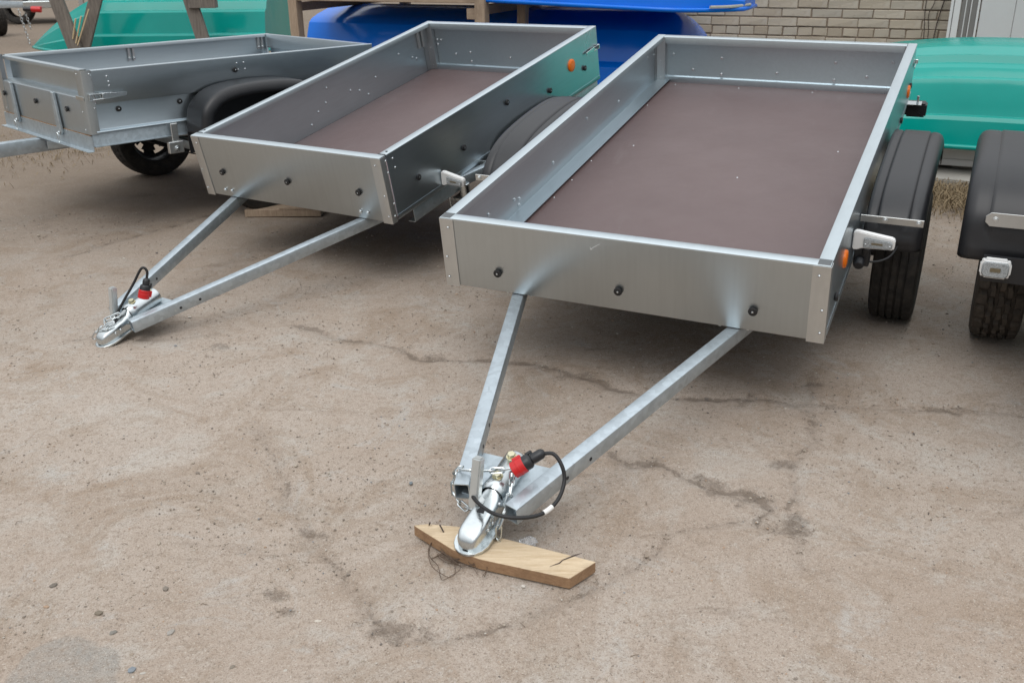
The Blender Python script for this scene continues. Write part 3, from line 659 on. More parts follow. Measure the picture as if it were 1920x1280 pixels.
def box_trailer(root, W, L_, H, insert, flange, Ya, knobs_f, zk, zhub, fr_x, frame_z=-.07):
    hw = W / 2
    # floor
    part('floor', G().box(-hw + .004, hw - .004, .004, L_ - .004, -.002, .012), M_PLY, root, 30, bevel=.0008)
    rail = .042; lip = .022
    y0 = rail + .002
    for s in (-1, 1):
        prof = [(hw, .0), (hw, H - .0025)]
        if flange: prof = [(hw - .075, .024), (hw, .024), (hw, H - .0025)]
        g = G().sheet(prof, .002, y0 - .001, L_ - .002, lambda p, q, a, s=s: (s * p, a, q), .0035)
        g.sheet([(hw, .022), (hw, .0), (hw - .03, .0)], .002, y0 - .001, L_ - .002, lambda p, q, a, s=s: (s * (p - .0005), a, q - .0015))
        part('side_panel', g, M_ZINC_S, root, 40)
        part('top_rail', G().sheet([(hw + .0005, H - .006), (hw + .0005, H), (hw - rail, H), (hw - rail, H - lip)], .002, y0 - .001, L_ - .002, lambda p, q, a, s=s: (s * p, a, q), .0025), M_RAIL_LIT, root, 40)
    g = G().sheet([(.03, -.0005), (0, -.0005), (0, H - .0025)], -.002, -hw + .001, hw - .001, lambda p, q, a: (a, p, q), .0035)
    # front rail is cut back where the corner pieces sit
    part('front_panel', g, M_ZINC_F, root, 40)
    part('top_rail', G().sheet([(-.0005, H - .006), (-.0005, H), (rail, H), (rail, H - lip)], -.002, -hw + .001, hw - .001, lambda p, q, a: (a, p, q), .0025), M_RAIL_LIT, root, 40)
    lr = .036
    part('top_rail', G().sheet([(L_ + .0005, H - .006), (L_ + .0005, H - .001), (L_ - .044, H - .001), (L_ - .044, H - .001 - lr)], .002, -hw + .044, hw - .044, lambda p, q, a: (a, p, q), .0025), M_RAIL_LIT, root, 40)
    g = G().sheet([(L_, -.0005), (L_, H - .0035)], .002, -hw + .044, hw - .044, lambda p, q, a: (a, p, q), .0035)
    part('rear_panel', g, M_ZINC_S, root, 40)
    g = G().sheet([(L_ - .016, H - .01), (L_ - .016, .044), (L_ - .038, .044), (L_ - .038, .012)], .002, -hw + .005, hw - .005, lambda p, q, a: (a, p, q), .0025)
    part('rear_liner', g, M_ZINC_S, root, 40)
    for s in (-1, 1):   # inner corner angles at the rear
        g = G().sheet([(hw - .003, L_ - .085), (hw - .046, L_ - .085 + .043), (hw - .046, L_ - .020)][0:1] + [(hw - .005, L_ - .046), (hw - .05, L_ - .046), (hw - .05, L_ - .018)], .002, .014, H - .004, lambda p, q, a, s=s: (s * p, q, a), .002)
        part('corner_angle', g, M_ZINC_F, root, 40)
        for z in (.04, H * .5, H - .03): put('rivet', ME_RIVET, root, (s * (hw - .028), L_ - .0475, z), (0, -1, 0), sc=.8)
    # corner plates on the front
    for s in (-1, 1):
        wpl = .052
        g = G().sheet([(s * (hw - wpl), -.0025), (s * (hw + .0025), -.0025), (s * (hw + .0025), .032)], .0016 * s, -.006, H - .003, lambda p, q, a: (p, q, a), .0025)
        cp = part('corner_plate', g, M_PLATE, root, 40)
        for z in (.03, H * .42, H - .035): put('rivet', ME_RIVET, cp, (s * (hw - .013 - (.018 if z > .2 else 0)), -.0042, z), (0, -1, 0))
        if insert: part('corner_insert', G().box(s * (hw - .040), s * (hw - .003), .003, .0405, H - .012, H + .0012), M_INSERT, root, bevel=.0006)
        else:
            part('corner_gap', G().box(s * (hw - .041), s * (hw - .001), .0418, .0452, H - .01, H + .0012), M_DARK, root)
            put('rail_hole', bpy.data.meshes.get('rail_hole') or _hole(), root, (s * (hw - .02), .075, H + .0004))
    for x in knobs_f: knob(root, (x, -.001, zk), (0, -1, 0))
    # under-frame: side rails, cross members, axle
    for s in (-1, 1):
        g = G().sheet([(hw - .05, frame_z + .066), (hw - .012, frame_z + .066), (hw - .012, frame_z), (hw - .05, frame_z)], .003, .16, L_ - .02, lambda p, q, a, s=s: (s * p, a, q))
        part('side_rail', g, M_FRAME, root, 40)
    for y in (.30, Ya - .25, Ya + .3, L_ - .12): part('cross_member', G().hollow((-hw + .05, y, frame_z + .045), (hw - .05, y, frame_z + .045), .04, .036), M_FRAME, root)
    part('axle', G().hollow((-hw - .01, Ya, zhub + .01), (hw + .01, Ya, zhub + .01), .055, .055).hollow((-hw + .06, Ya - .1, zhub + .07), (hw - .06, Ya - .1, zhub + .07), .05, .05), M_FRAME, root)
    for s in (-1, 1):
        part('suspension_arm', G().beam((s * (hw - .04), Ya - .10, zhub + .09), (s * (hw - .04), Ya, zhub), .03, .05).cyl((s * (hw - .05), Ya, zhub), (s * (hw + .07), Ya, zhub), .028, n=16), M_BLACKP, root)
    return root
def _hole():
    me = G().cyl((0, 0, 0), (0, 0, .0012), .0052, n=14).mesh('rail_hole', 30); me.materials.append(M_DARK); return me
def drawbar(root, xf, ends, yback, w_=.042, h=.05, holes=()):
    for s, (ex, ey) in zip((-1, 1), ends):
        fx = s * xf; p1 = Vector((ex, ey, -.029)); p0 = Vector((fx, 0, -.029)); d = (p0 - p1)
        pb = p0 + d.normalized() * yback
        t = part('drawbar_tube', G().hollow(p1, pb, w_, h, .0032), M_TUBE, root, 30)
        dn = d.normalized(); side = Vector((dn.y, -dn.x, 0)) * (1 if s > 0 else 1)
        for q in holes:
            c = p1 + dn * q + side * (w_ / 2 + .0002) * 1 - Vector((0, 0, .004))
            put('bolt_hole', bpy.data.meshes.get('bolt_hole') or _bh(), t, c, side)
    return
def _bh():
    me = G().cyl((0, 0, -.0002), (0, 0, .0006), .0058, n=16).mesh('bolt_hole', 30); me.materials.append(M_DARK); return me

# ------------------------------------------------------------------ trailer in front, right of centre
T1 = empty('utility_trailer', poseM(.3645, 3.0081, .3054, .4495, -.1623, .0077), 'largest galvanised trailer in front, brown floor, coupling resting on a pine board', 'trailer', 'galvanised box trailers')
W1, L1, H1, YA1 = 1.3203, 2.4983, .2597, 1.15
box_trailer(T1, W1, L1, H1, True, True, YA1, (-.449, -.004, .441), .073, -.22, .375)
drawbar(T1, .380, ((-.090, -.985), (.070, -1.02)), 1.3, holes=(.20, .30))
part('drawbar_plate', G().prism([(-.12, -.80), (.10, -.80), (.085, -.99), (-.10, -.97)], -.050, -.044), M_FRAME, T1)
coupler(T1, (-.010, -1.088, -.083), rz=-.02, tilt=.045)
plug(T1, (.036, -.925, .030), (.106, -.876, .074), [(.130, -.872, .070), (.158, -.885, .046), (.170, -.905, .014), (.170, -.955, -.008), (.150, -1.010, -.012), (.108, -1.050, -.004), (.060, -1.066, .003), (.020, -1.056, .002), (-.020, -1.034, .0), (-.050, -1.000, -.012), (-.062, -.960, -.03)], (.40, .455))
chain(T1, [(.030, -.915, .030), (.0, -.925, .022), (-.04, -.940, .020), (-.09, -.945, .012), (-.118, -.945, .006), (-.130, -.955, -.03), (-.120, -.970, -.066), (-.09, -.985, -.08), (-.05, -1.0, -.07)])
chain(T1, [(.034, -.930, .024), (.045, -.965, .0), (.046, -1.0, -.03), (.040, -1.035, -.065), (.042, -1.045, -.10), (.055, -1.03, -.122)])
for q in ((.66, .322, .130),): reflector(T1, (W1 / 2, q[1], q[2]), (1, 0, 0), .031)
reflector(T1, (W1 / 2, 2.275, .088), (1, 0, 0), .031)
for y, z in ((.16, .075), (.62, .075), (2.33, .10), (2.02, .03), (1.86, .03)): knob(T1, (W1 / 2 + .001, y, z), (1, 0, 0))
lamp(T1, W1 / 2 + .004, .50, .120, .134, .052, 1)
part('lamp_cable', G().tube(spline([(.70, .52, .09), (.70, .54, .03), (.74, .56, .015), (.78, .60, .02), (.80, .68, .03)], 6), .004, 8), M_RUBBER, T1, 60)
part('lamp_socket', G().box(.668, .720, .53, .58, .005, .075).cyl((.69, .53, .03), (.69, .50, .02), .018, n=12), M_BLACKP, T1, bevel=.003)
for s in (1, -1):
    mg = fender(T1, YA1, s * (W1 / 2 + .018), s * (W1 / 2 + (.214 if s > 0 else .208)), [(y, z * .775 + .002) for y, z in FPTS] if s > 0 else FPTS)
    br = part('mudguard_bracket', G().box(*sorted((s * (W1 / 2 + .003), s * .872)), YA1 - .4825, YA1 - .4785, .112, .138), M_PLATE, T1, bevel=.0008)
    for x in (.745, .855): put('bolt', ME_BOLT, br, (s * x, YA1 - .483, .125), (0, -1, 0))
    wheel(T1, (s * (W1 / 2 + .128), YA1, -.222), flip=s < 0, a=.2)
latch(T1, (W1 / 2 + .002, L1 - .055, .175), (1, 0, 0), (0, 1, 0), .8)
tl_ = part('tail_lamp', G().box(.645, .745, L1 + .004, L1 + .07, -.112, -.042), M_BLACKP, T1, bevel=.008, seg=2)
part('lamp_rib', G().beam((.655, L1 + .003, -.05), (.735, L1 + .003, -.105), .004, .004), M_BLACKP, tl_)
part('lamp_bracket', G().box(.64, .72, L1 - .03, L1 + .03, -.040, -.036).cyl((.70, L1, -.036), (.70, L1, .0), .006, n=10), M_BRIGHT, T1)
ML = [(.583, .084), (.628, .070), (.622, .037), (.355, .117), (.988, .089), (1.835, .095), (2.295, .189), (2.405, .173), (1.40, .15)]
for y, z in ML: put('bolt', ME_BOLT, T1, (-W1 / 2 + .0025, y, max(z, .045)), (1, 0, 0), sc=.85)
for x, z in ((-.57, .16), (-.459, .081), (-.303, .149), (-.302, .062), (-.007, .084), (.285, .153), (.285, .062), (.444, .087), (.56, .166)): put('bolt', ME_BOLT, T1, (x, L1 - .0185, z), (0, -1, 0), sc=.85)
for x, y in ((-.578, .8), (-.578, 1.0), (-.578, 1.235), (-.454, 1.467), (-.578, 2.05), (-.54, 2.42), (-.19, 2.42), (.192, 2.42), (.3, .5), (-.2, .35), (.1, 1.2), (.45, 1.6)): put('rivet', ME_RIVET, T1, (x, y, .0118), (0, 0, 1), sc=.9)
for s in (-1, 1):
    for dx in (-.045, .045): put('bolt', ME_BOLT, T1, (s * .38 + dx, .018, -.0025), (0, 0, -1), sc=1.1)

part('scratch_mark', G().tube([(-.098, -.0022, .212), (-.092, -.0022, .218), (-.066, -.0022, .236)], .0007, 4).tube([(-.099, -.0022, .222), (-.098, -.0022, .212), (-.088, -.0022, .215)], .0006, 4), M_TAPE, T1)
# ------------------------------------------------------------------ trailer in the middle
T2 = empty('utility_trailer', poseM(-1.0187, 4.4348, .3055, .5749, -.2023, -.0075), 'middle galvanised trailer with its coupling dug into the sand', 'trailer', 'galvanised box trailers')
W2, L2, H2, YA2 = 1.195, 1.9742, .3023, 1.11
box_trailer(T2, W2, L2, H2, False, False, YA2, (-.44, 0, .436), .128, -.26, .42)
drawbar(T2, .415, ((-.085, -1.00), (.085, -1.05)), 1.1, holes=(.20, .285))
part('drawbar_plate', G().prism([(-.10, -.82), (.10, -.82), (.08, -1.03), (-.08, -1.0)], -.050, -.044), M_FRAME, T2)
coupler(T2, (.0, -1.115, -.075), rz=0, tilt=.05)
plug(T2, (.062, -.945, .035), (.072, -.905, .108), [(.074, -.895, .135), (.060, -.905, .150), (.030, -.945, .095), (.004, -.995, .04), (-.012, -1.03, .0), (-.012, -1.05, -.02)])
chain(T2, [(.01, -1.04, .005), (.0, -1.06, .002), (-.02, -1.08, -.004), (.0, -1.10, -.012), (.025, -1.085, -.006), (.01, -1.11, -.018), (-.02, -1.12, -.022), (-.04, -1.14, -.05)])
for x in (-.461, -.414, .418, .461): put('bolt', ME_BOLT, T2, (x, -.001, .032), (0, -1, 0))
for y, z in ((.221, .125), (.584, .122), (.992, .201), (1.408, .12), (1.798, .117)): knob(T2, (W2 / 2 + .001, y, z), (1, 0, 0))
reflector(T2, (W2 / 2, 1.66, .176), (1, 0, 0), .034)
latch(T2, (W2 / 2 + .002, L2 - .07, .19), (1, 0, 0), (0, 1, 0), 1.0)
lamp(T2, W2 / 2 + .003, .39, .052, .125, .052, 1, .08)
for y, z in ((.032, .279), (.082, .271), (.087, .227), (.033, .224), (.02, .025), (.03, .08)): put('rivet', ME_RIVET, T2, (W2 / 2 + .0005 + (.0025 if y < .04 else 0), y, z), (1, 0, 0), sc=1.1)
for y, z in ((.976, .209), (1.161, .131), (1.235, .106), (1.305, .06), (.945, .134), (.872, .107), (.8, .056), (1.64, .195), (1.764, .137), (1.395, .133), (1.843, .213), (1.80, .12)): put('bolt', ME_BOLT, T2, (-W2 / 2 + .0025, y, z), (1, 0, 0), sc=.8)
for x, z in ((-.53, .193), (-.50, .193), (-.53, .165), (-.402, .107), (-.289, .122), (-.288, .066), (.003, .101)): put('bolt', ME_BOLT, T2, (x, L2 - .0185, z), (0, -1, 0), sc=.8)
part('corner_bracket', G().box(-W2 / 2 + .003, -W2 / 2 + .016, 1.83, 1.85, .17, H2 - .03).box(-W2 / 2 + .003, -W2 / 2 + .02, 1.865, 1.885, .17, H2 - .03), M_PLATE, T2, bevel=.001)
for s in (1, -1):
    fender(T2, YA2 + .08, s * (W2 / 2 + .018), s * (W2 / 2 + .225), [(y * .88, z * .9 - .13) for y, z in FPTS])
    wheel(T2, (s * (W2 / 2 + .128), YA2 + .06, -.262), flip=s < 0, a=.5)
part('mudguard_bracket', G().box(W2 / 2 - .01, W2 / 2 + .16, .70, .704, -.02, .01), M_PLATE, T2)
part('jack_clamp', G().cyl((W2 / 2 + .02, .52, -.10), (W2 / 2 + .02, .52, -.03), .026, n=20).box(W2 / 2 - .04, W2 / 2 + .05, .49, .55, -.115, -.10), M_BRIGHT, T2, bevel=.002)
part('jack_foot', G().tube([(W2 / 2 - .04, .47, -.085), (W2 / 2 - .04, .47, -.15), (W2 / 2 + .06, .50, -.15), (W2 / 2 + .06, .50, -.085)], .005, 8), M_BRIGHT, T2)

# ------------------------------------------------------------------ trailer on the left, level
T3 = empty('utility_trailer', poseM(-2.5858, 5.4161, .5758, .7842, .0041, 0), 'dull grey trailer at the left with a stepped front board and side straps', 'trailer', 'galvanised box trailers')
W3, L3, H3 = 1.2131, 1.8394, .2977; h3 = W3 / 2; YA3 = .93
part('floor', G().box(-h3 + .03, h3 - .035, .01, L3 - .01, -.012, .006), M_PLY, T3)
for s in (-1, 1):
    part('upper_side_panel', G().sheet([(h3 - .028, .128), (h3, .128), (h3, H3 - .0025)], .002, .052, L3, lambda p, q, a, s=s: (s * p, a, q)), M_ZINC_S, T3, 40)
    part('top_rail', G().sheet([(h3 + .0005, H3 - .006), (h3 + .0005, H3), (h3 - .03, H3), (h3 - .03, H3 - .02)], .002, .052, L3, lambda p, q, a, s=s: (s * p, a, q), .0025), M_RAIL_LIT, T3, 40)
    part('lower_side_panel', G().sheet([(h3 - .026, .126), (h3 - .026, -.006), (h3 + .004, -.010), (h3 + .004, -.016)], .002, .03, L3, lambda p, q, a, s=s: (s * p, a, q)), M_ZINC_S, T3, 40)
    part('frame_rail', G().sheet([(h3 - .05, -.018), (h3 - .012, -.018), (h3 - .012, -.086), (h3 + .014, -.086)], .003, .008, L3 - .02, lambda p, q, a, s=s: (s * p, a, q)), M_FRAME, T3, 40)
    cp = part('corner_post', G().sheet([(s * (h3 - .07), -.002), (s * (h3 + .002), -.002), (s * (h3 + .002), .048)], .002 * s, -.022, H3 + .001, lambda p, q, a: (p, q, a)), M_ZINC_F, T3, 40)
    for z in (.0, .09, .28): put('rivet', ME_RIVET, cp, (s * (h3 - .05), -.003, z), (0, -1, 0))
    put('rivet', ME_RIVET, cp, (s * (h3 + .003), .04, .28), (s, 0, 0)); put('rivet', ME_RIVET, cp, (s * (h3 + .003), .04, .11), (s, 0, 0))
part('front_rail', G().sheet([(.0, -.030), (.0, -.105), (-.03, -.105)], .003, -h3 - .012, h3 + .012, lambda p, q, a: (a, p - .004, q)), M_FRAME, T3, 40)
part('lower_front_panel', G().sheet([(.0, -.024), (.0, .160), (.058, .172)], -.002, -h3 + .066, h3 - .066, lambda p, q, a: (a, p, q)), M_ZINC_F, T3, 40)
part('plywood_edge', G().box(-h3 + .02, h3 - .02, .0, .06, -.030, -.025), M_PINE_END, T3)
part('upper_front_panel', G().sheet([(.060, .150), (.060, H3 - .0025)], .002, -h3 + .072, h3 - .072, lambda p, q, a: (a, p, q)), M_ZINC_S, T3, 40)
part('top_rail', G().sheet([(.0605, H3 - .006), (.0605, H3), (.022, H3), (.022, H3 - .018)], .002, -h3 + .072, h3 - .072, lambda p, q, a: (a, p, q), .0025), M_RAIL_LIT, T3, 40)
part('rear_panel', G().sheet([(L3, .0), (L3, H3), (L3 - .03, H3), (L3 - .03, H3 - .09)], .002, -h3 + .034, h3 - .034, lambda p, q, a: (a, p, q)), M_ZINC_S, T3, 40)
part('rear_corner_angle', G().box(-h3 + .004, -h3 + .03, L3 - .035, L3 - .031, 0, H3 - .002), M_RAIL_LIT, T3)
for y0 in (.80, L3 - .09): 
    b = part('hinge_bracket', G().box(-h3 + .004, -h3 + .018, y0, y0 + .014, H3 - .10, H3 - .02).box(-h3 + .004, -h3 + .018, y0 + .03, y0 + .044, H3 - .10, H3 - .02), M_PLATE, T3, bevel=.001)
    put('bolt', ME_BOLT, b, (-h3 + .019, y0 + .007, H3 - .085), (1, 0, 0)); put('bolt', ME_BOLT, b, (-h3 + .019, y0 + .037, H3 - .085), (1, 0, 0))
for x in (-.541, -.068, .359): knob(T3, (x, -.001, .087), (0, -1, 0))
for y in (.174, .519): knob(T3, (h3 - .026, y, .090), (1, 0, 0))
knob(T3, (h3 + .001, .863, .227), (1, 0, 0))
for y, z in ((.885, .226), (.93, .226), (.88, .262), (.925, .262), (.13, .262), (.135, .235), (.135, .215)): put('rivet', ME_RIVET, T3, (h3 + .0005, y, z), (1, 0, 0), sc=1.1)
for x in (-.385, .226):
    B = Matrix.Rotation(math.pi / 2, 4, 'X')
    st_ = part('strap', G().prism([(x - .016, .165), (x + .014, .165), (x + .036, -.045), (x + .026, -.062), (x - .012, -.062), (x - .014, -.045)], .004, .022, B), M_FRAME, T3, 30, bevel=.004)
    put('bolt', ME_BOLT, st_, (x + .018, -.024, -.048), (0, -1, 0), sc=1.3)
    P = [(x + .02 + .013 * math.sin(a), -.033 - .004 * math.cos(a), -.075 + .028 * math.cos(a)) for a in [i * .55 for i in range(12)]]
    part('ring_clip', G().tube(P, .0022, 6), M_BRIGHT, T3, 60)
sd_ = part('side_bracket', G().box(h3 + .016, h3 + .022, .425, .465, -.125, -.016).box(h3 + .010, h3 + .035, .395, .480, -.175, -.112), M_PLATE, T3, bevel=.004)
put('bolt', ME_BOLT, sd_, (h3 + .036, .44, -.150), (1, 0, 0), sc=1.6)
part('rail_plate', G().box(h3 - .008, h3 - .004, .66, .70, -.07, -.03), M_PLATE, T3)
latch(T3, (h3 + .003, .10, .168), (1, 0, 0), (0, -1, 0), 1.35)
part('latch_hook', G().box(h3 - .10, h3 - .004, -.0065, -.003, .150, .170), M_BRIGHT, T3, bevel=.001)
part('drawbar_tube', G().hollow((-.06, .15, -.150), (-.06, -1.5, -.150), .065, .075), M_TUBE, T3)
for s in (-1, 1): part('drawbar_brace', G().hollow((-.06 + s * .03, .0, -.150), (-.06 + s * .42, .9, -.125), .04, .05), M_FRAME, T3)
part('axle', G().hollow((-h3, YA3, -.30), (h3, YA3, -.30), .055, .055), M_FRAME, T3)
part('brake_cable', G().tube(spline([(-.1, .6, -.22), (.15, .7, -.27), (.4, .85, -.29), (.6, 1.0, -.25)], 6), .004, 6), M_BLACKP, T3, 60)
for s in (1, -1):
    fender(T3, YA3, s * (h3 + .012), s * (h3 + .215), [(y * .86, z * 1.06 - .085) for y, z in FPTS], groove=False)
    part('mudguard_shade_wall', G().prism([(y * .86 + YA3, z * 1.06 - .085) for y, z in [(-.475, -.10)] + FPTS + [(.475, -.10)]], h3 + .014, h3 + .018, Matrix(((0, 0, s, 0), (1, 0, 0, 0), (0, 1, 0, 0), (0, 0, 0, 1)))), M_BLACKP, T3)  # black sheet added so the opening under the arch looks dark
    wheel(T3, (s * (h3 + .115), YA3, -.308), flip=s < 0, a=.9)

# ------------------------------------------------------------------ trailer cut off by the right edge
W4, YA4 = 1.25, 1.15
T4 = empty('utility_trailer', None, 'trailer cut off by the right edge, dusty black mudguard and blocky tyre', 'trailer', 'galvanised box trailers')
P4 = poseM(0, 0, 0, .46, -.06, 0); hub = P4 @ Vector((-W4 / 2 - .125, YA4, -.20)); off = Vector((1.895, 3.50, R_W - .004)) - hub
T4.matrix_world = Matrix.Translation(off) @ P4
part('floor', G().box(-W4 / 2 + .004, W4 / 2 - .004, .004, 2.4, 0, .012), M_PLY, T4)
for s in (-1, 1):
    part('side_panel', G().sheet([(W4 / 2 - .03, 0), (W4 / 2, 0), (W4 / 2, .28), (W4 / 2 - .04, .28), (W4 / 2 - .04, .26)], .002, .05, 2.4, lambda p, q, a, s=s: (s * p, a, q)), M_ZINC_S, T4, 40)
part('front_panel', G().sheet([(0, 0), (0, .28), (.042, .28), (.042, .26)], -.002, -W4 / 2, W4 / 2, lambda p, q, a: (a, p, q)), M_ZINC_F, T4, 40)
part('rear_panel', G().sheet([(2.4, 0), (2.4, .28), (2.36, .28), (2.36, .26)], .002, -W4 / 2 + .05, W4 / 2 - .05, lambda p, q, a: (a, p, q)), M_ZINC_S, T4, 40)
part('axle', G().hollow((-W4 / 2, YA4, -.19), (W4 / 2, YA4, -.19), .055, .055), M_FRAME, T4)
fender(T4, YA4, -(W4 / 2 + .01), -(W4 / 2 + .292), [(y, z * 1.22 - .02) for y, z in FPTS], groove=True)
wheel(T4, (-W4 / 2 - .125, YA4, -.20), block=True, flip=True)
wheel(T4, (W4 / 2 + .125, YA4, -.20), block=True)
b4 = part('mudguard_bracket', G().prism([(-W4 / 2 + .0, .163), (-W4 / 2 - .21, .163), (-W4 / 2 - .225, .150), (-W4 / 2 - .225, .130), (-W4 / 2 - .21, .116), (-W4 / 2, .116)], -YA4 + .4785, -YA4 + .4825, Matrix.Rotation(math.pi / 2, 4, 'X')), M_PLATE, T4, bevel=.0008)
put('bolt', ME_BOLT, b4, (-W4 / 2 - .195, YA4 - .483, .140), (0, -1, 0))
g = G().prism([(x, z) for x, z in [(-.047, -.020), (-.036, -.033), (.036, -.033), (.047, -.020), (.047, .020), (.036, .033), (-.036, .033), (-.047, .020)]], 0, .030, Matrix.Translation((-W4 / 2 - .170, YA4 - .53, -.005)) @ Matrix.Rotation(math.pi / 2, 4, 'X'))
lm = part('marker_lamp', g, M_WHITEP, T4, bevel=.006, seg=2)
part('lens', G().prism([(x * .86, z * .84) for x, z in [(-.047, -.020), (-.036, -.033), (.036, -.033), (.047, -.020), (.047, .020), (.036, .033), (-.036, .033), (-.047, .020)]], .029, .036, Matrix.Translation((-W4 / 2 - .170, YA4 - .53, -.005)) @ Matrix.Rotation(math.pi / 2, 4, 'X')), M_LENS, lm, bevel=.004)
part('bulb_holder', G().box(-W4 / 2 - .186, -W4 / 2 - .154, YA4 - .5675, YA4 - .566, -.012, .002), M_BULB, lm)
part('lamp_bracket', G().box(-W4 / 2 - .21, -W4 / 2 + .02, YA4 - .528, YA4 - .52, -.06, .03), M_BLACKP, T4)
latch(T4, (-W4 / 2 - .004, YA4 - .49, .15), (-1, 0, 0), (0, 0, 1), .9)

# ------------------------------------------------------------------ board, roots, scraps
def board():
    P = [(-.266, 2.150), (-.156, 2.037), (-.087, 1.996), (.131, 1.913), (.200, 1.978), (-.03, 2.085), (-.15, 2.142), (-.232, 2.156)]
    c = Vector((0, 2.02, 0)); R = Matrix.Rotation(math.radians(-20), 2)
    g = G().prism([(x, y - 2.02) for x, y in P], .002, .034)
    me = g.mesh('pine_board', 30, .0015); o = link('pine_board', me, M_PINE); me.materials.append(M_PINE_END)
    for p in me.polygons:
        if abs(p.normal.z) < .6: p.material_index = 1
    o.location = c
    tag(o, 'short pine board with a pointed end under the near coupling', 'board')
    for pts in ([(-.225, .128, .036), (-.222, .123, .046)], [(-.185, .095, .035), (-.195, .103, .052)]): part('nail', G().tube(pts, .0022, 6), M_WIRE, o)
    crk = [(.085, -.060, .0345), (.11, -.047, .0352), (.118, -.035, .0352), (.15, -.016, .0352), (.168, -.006, .0345)]
    part('split', G().tube(crk, [.0004, .0016, .0012, .002, .0004], 5), M_WIRE, o)
    return o
board()
def roots():
    g = G(); base = [[(-.214, 2.111), (-.223, 2.064), (-.206, 2.006), (-.179, 1.958), (-.153, 1.962), (-.139, 1.994), (-.157, 2.028), (-.185, 2.051), (-.2, 2.06)], [(-.185, 2.051), (-.129, 2.011), (-.088, 2.004), (-.068, 1.992)], [(-.195, 2.07), (-.16, 2.03), (-.12, 2.02), (-.09, 1.975)], [(-.21, 2.04), (-.18, 2.06), (-.15, 2.02), (-.135, 2.0)], [(-.2, 2.05), (-.17, 2.025), (-.14, 2.03)], [(-.081, 1.96), (-.074, 1.985), (-.068, 2.003)]]
    for b in base:
        for k_ in range(2):
            P = spline([(x + random.gauss(0, .004), y + random.gauss(0, .004), .004 + random.random() * .012) for x, y in b], 6); n = len(P)
            g.tube(P, [.0013 * (1 - .6 * i / n) for i in range(n)], 5)
    return tag(part('root_tangle', g, simple('dry_root', (.105, .072, .05), .9), None, 60), 'tangle of dry brown roots on the sand in front of the pine board', 'roots')
roots()
def scrap():
    g = G(); n = 14; rows = []
    for i in range(7):
        f = i / 6; rows.append([(.022 * math.sin(math.pi * (.1 + .85 * f)) * math.cos(2 * math.pi * j / n) * random.uniform(.75, 1.2), .018 * math.sin(math.pi * (.1 + .85 * f)) * math.sin(2 * math.pi * j / n) * random.uniform(.75, 1.2), .002 + .030 * f + random.uniform(-.003, .003)) for j in range(n)])
        rows[-1].append(rows[-1][0])
    k = N('crumpled_clear_plastic'); k.set(Base_Color=(.85, .86, .87), Roughness=.12, Transmission_Weight=.75, IOR=1.3)
    o = part('plastic_scrap', G().grid(rows), k.m, None, 0); o.location = (.035, 2.092, .0)
    return tag(o, 'crumpled clear plastic scrap behind the pine board', 'scrap')
scrap()
o = part('timber_offcut', G().box(-.22, .22, -.06, .06, 0, .042), M_RACKWOOD, None, bevel=.002); o.matrix_world = Matrix.Translation((-1.31, 5.45, .0)) @ Matrix.Rotation(-.02, 4, 'Z')
tag(o, 'brown timber offcut lying under the middle trailer', 'timber')
part('split_face', G().box(-.02, .20, -.062, -.030, .043, .052), M_RACKWOOD, o)

# ------------------------------------------------------------------ brick wall
WT = 9.25
WALL = empty('brick_wall', yardM(0, WT), 'beige silicate brick wall behind the boats', 'wall')
part('wall_core', G().box(-4.3, 3.6, .001, .30, -.1, 2.3), M_MORTAR, WALL)
def brick_variants(l):
    o = []
    for i in range(5):
        g = G().box(0, l, -.008, .09, 0, .068)
        g.v = [(x + random.uniform(-.003, .003), y + random.uniform(-.003, .003), z + random.uniform(-.003, .003)) for x, y, z in g.v]
        me = g.mesh('brick', 30, .004, 1); me.materials.append(M_BRICK); o.append(me)
    return o
ME_BR, ME_HD = brick_variants(.2495), brick_variants(.1205)
rest = G(); RH = .0785
for r in range(-1, 29):
    header = r % 6 == 2; stp = .130 if header else .259; x = -4.3 + (stp / 2 if r % 2 else 0) + random.uniform(-.02, .02)
    while x < 3.5:
        z = r * RH + .005 + random.uniform(-.002, .002)
        if -3.0 < x < .25 and .38 < z < 1.25:
            b = put('brick', random.choice(ME_HD if header else ME_BR), WALL, (x + random.uniform(-.003, .003), random.uniform(-.003, .003), z), (0, 0, 1), x=(1, random.uniform(-.01, .01), random.uniform(-.008, .008)))
        else: rest.box(x, x + stp - .010, -.008, .05, z, z + .068)
        x += stp
tag(part('brickwork', rest, M_BRICK, WALL, 30), kind='stuff')
# old cables hanging down the wall
for pts, r, lb in (([(-.52, 1.3), (-.53, .90), (-.515, .72), (-.50, .45), (-.50, .1)], .0035, 'thin dark cable hanging on the brick wall, leftmost of three'),
                   ([(-.42, 1.3), (-.46, .95), (-.495, .84), (-.48, .70), (-.475, .5), (-.48, .1)], .003, 'thin brown cable with a bend on the brick wall, middle of three'),
                   ([(-.37, 1.3), (-.385, 1.0), (-.42, .78), (-.435, .55), (-.45, .1)], .0045, 'thicker dark cable on the brick wall, nearest the white panels')):
    o = part('hanging_cable', G().tube(spline([(s, -.03, z) for s, z in pts], 8), r, 6), M_WIRE, None, 60); o.matrix_world = yardM(0, WT); tag(o, lb, 'cable', 'cables on the brick wall')

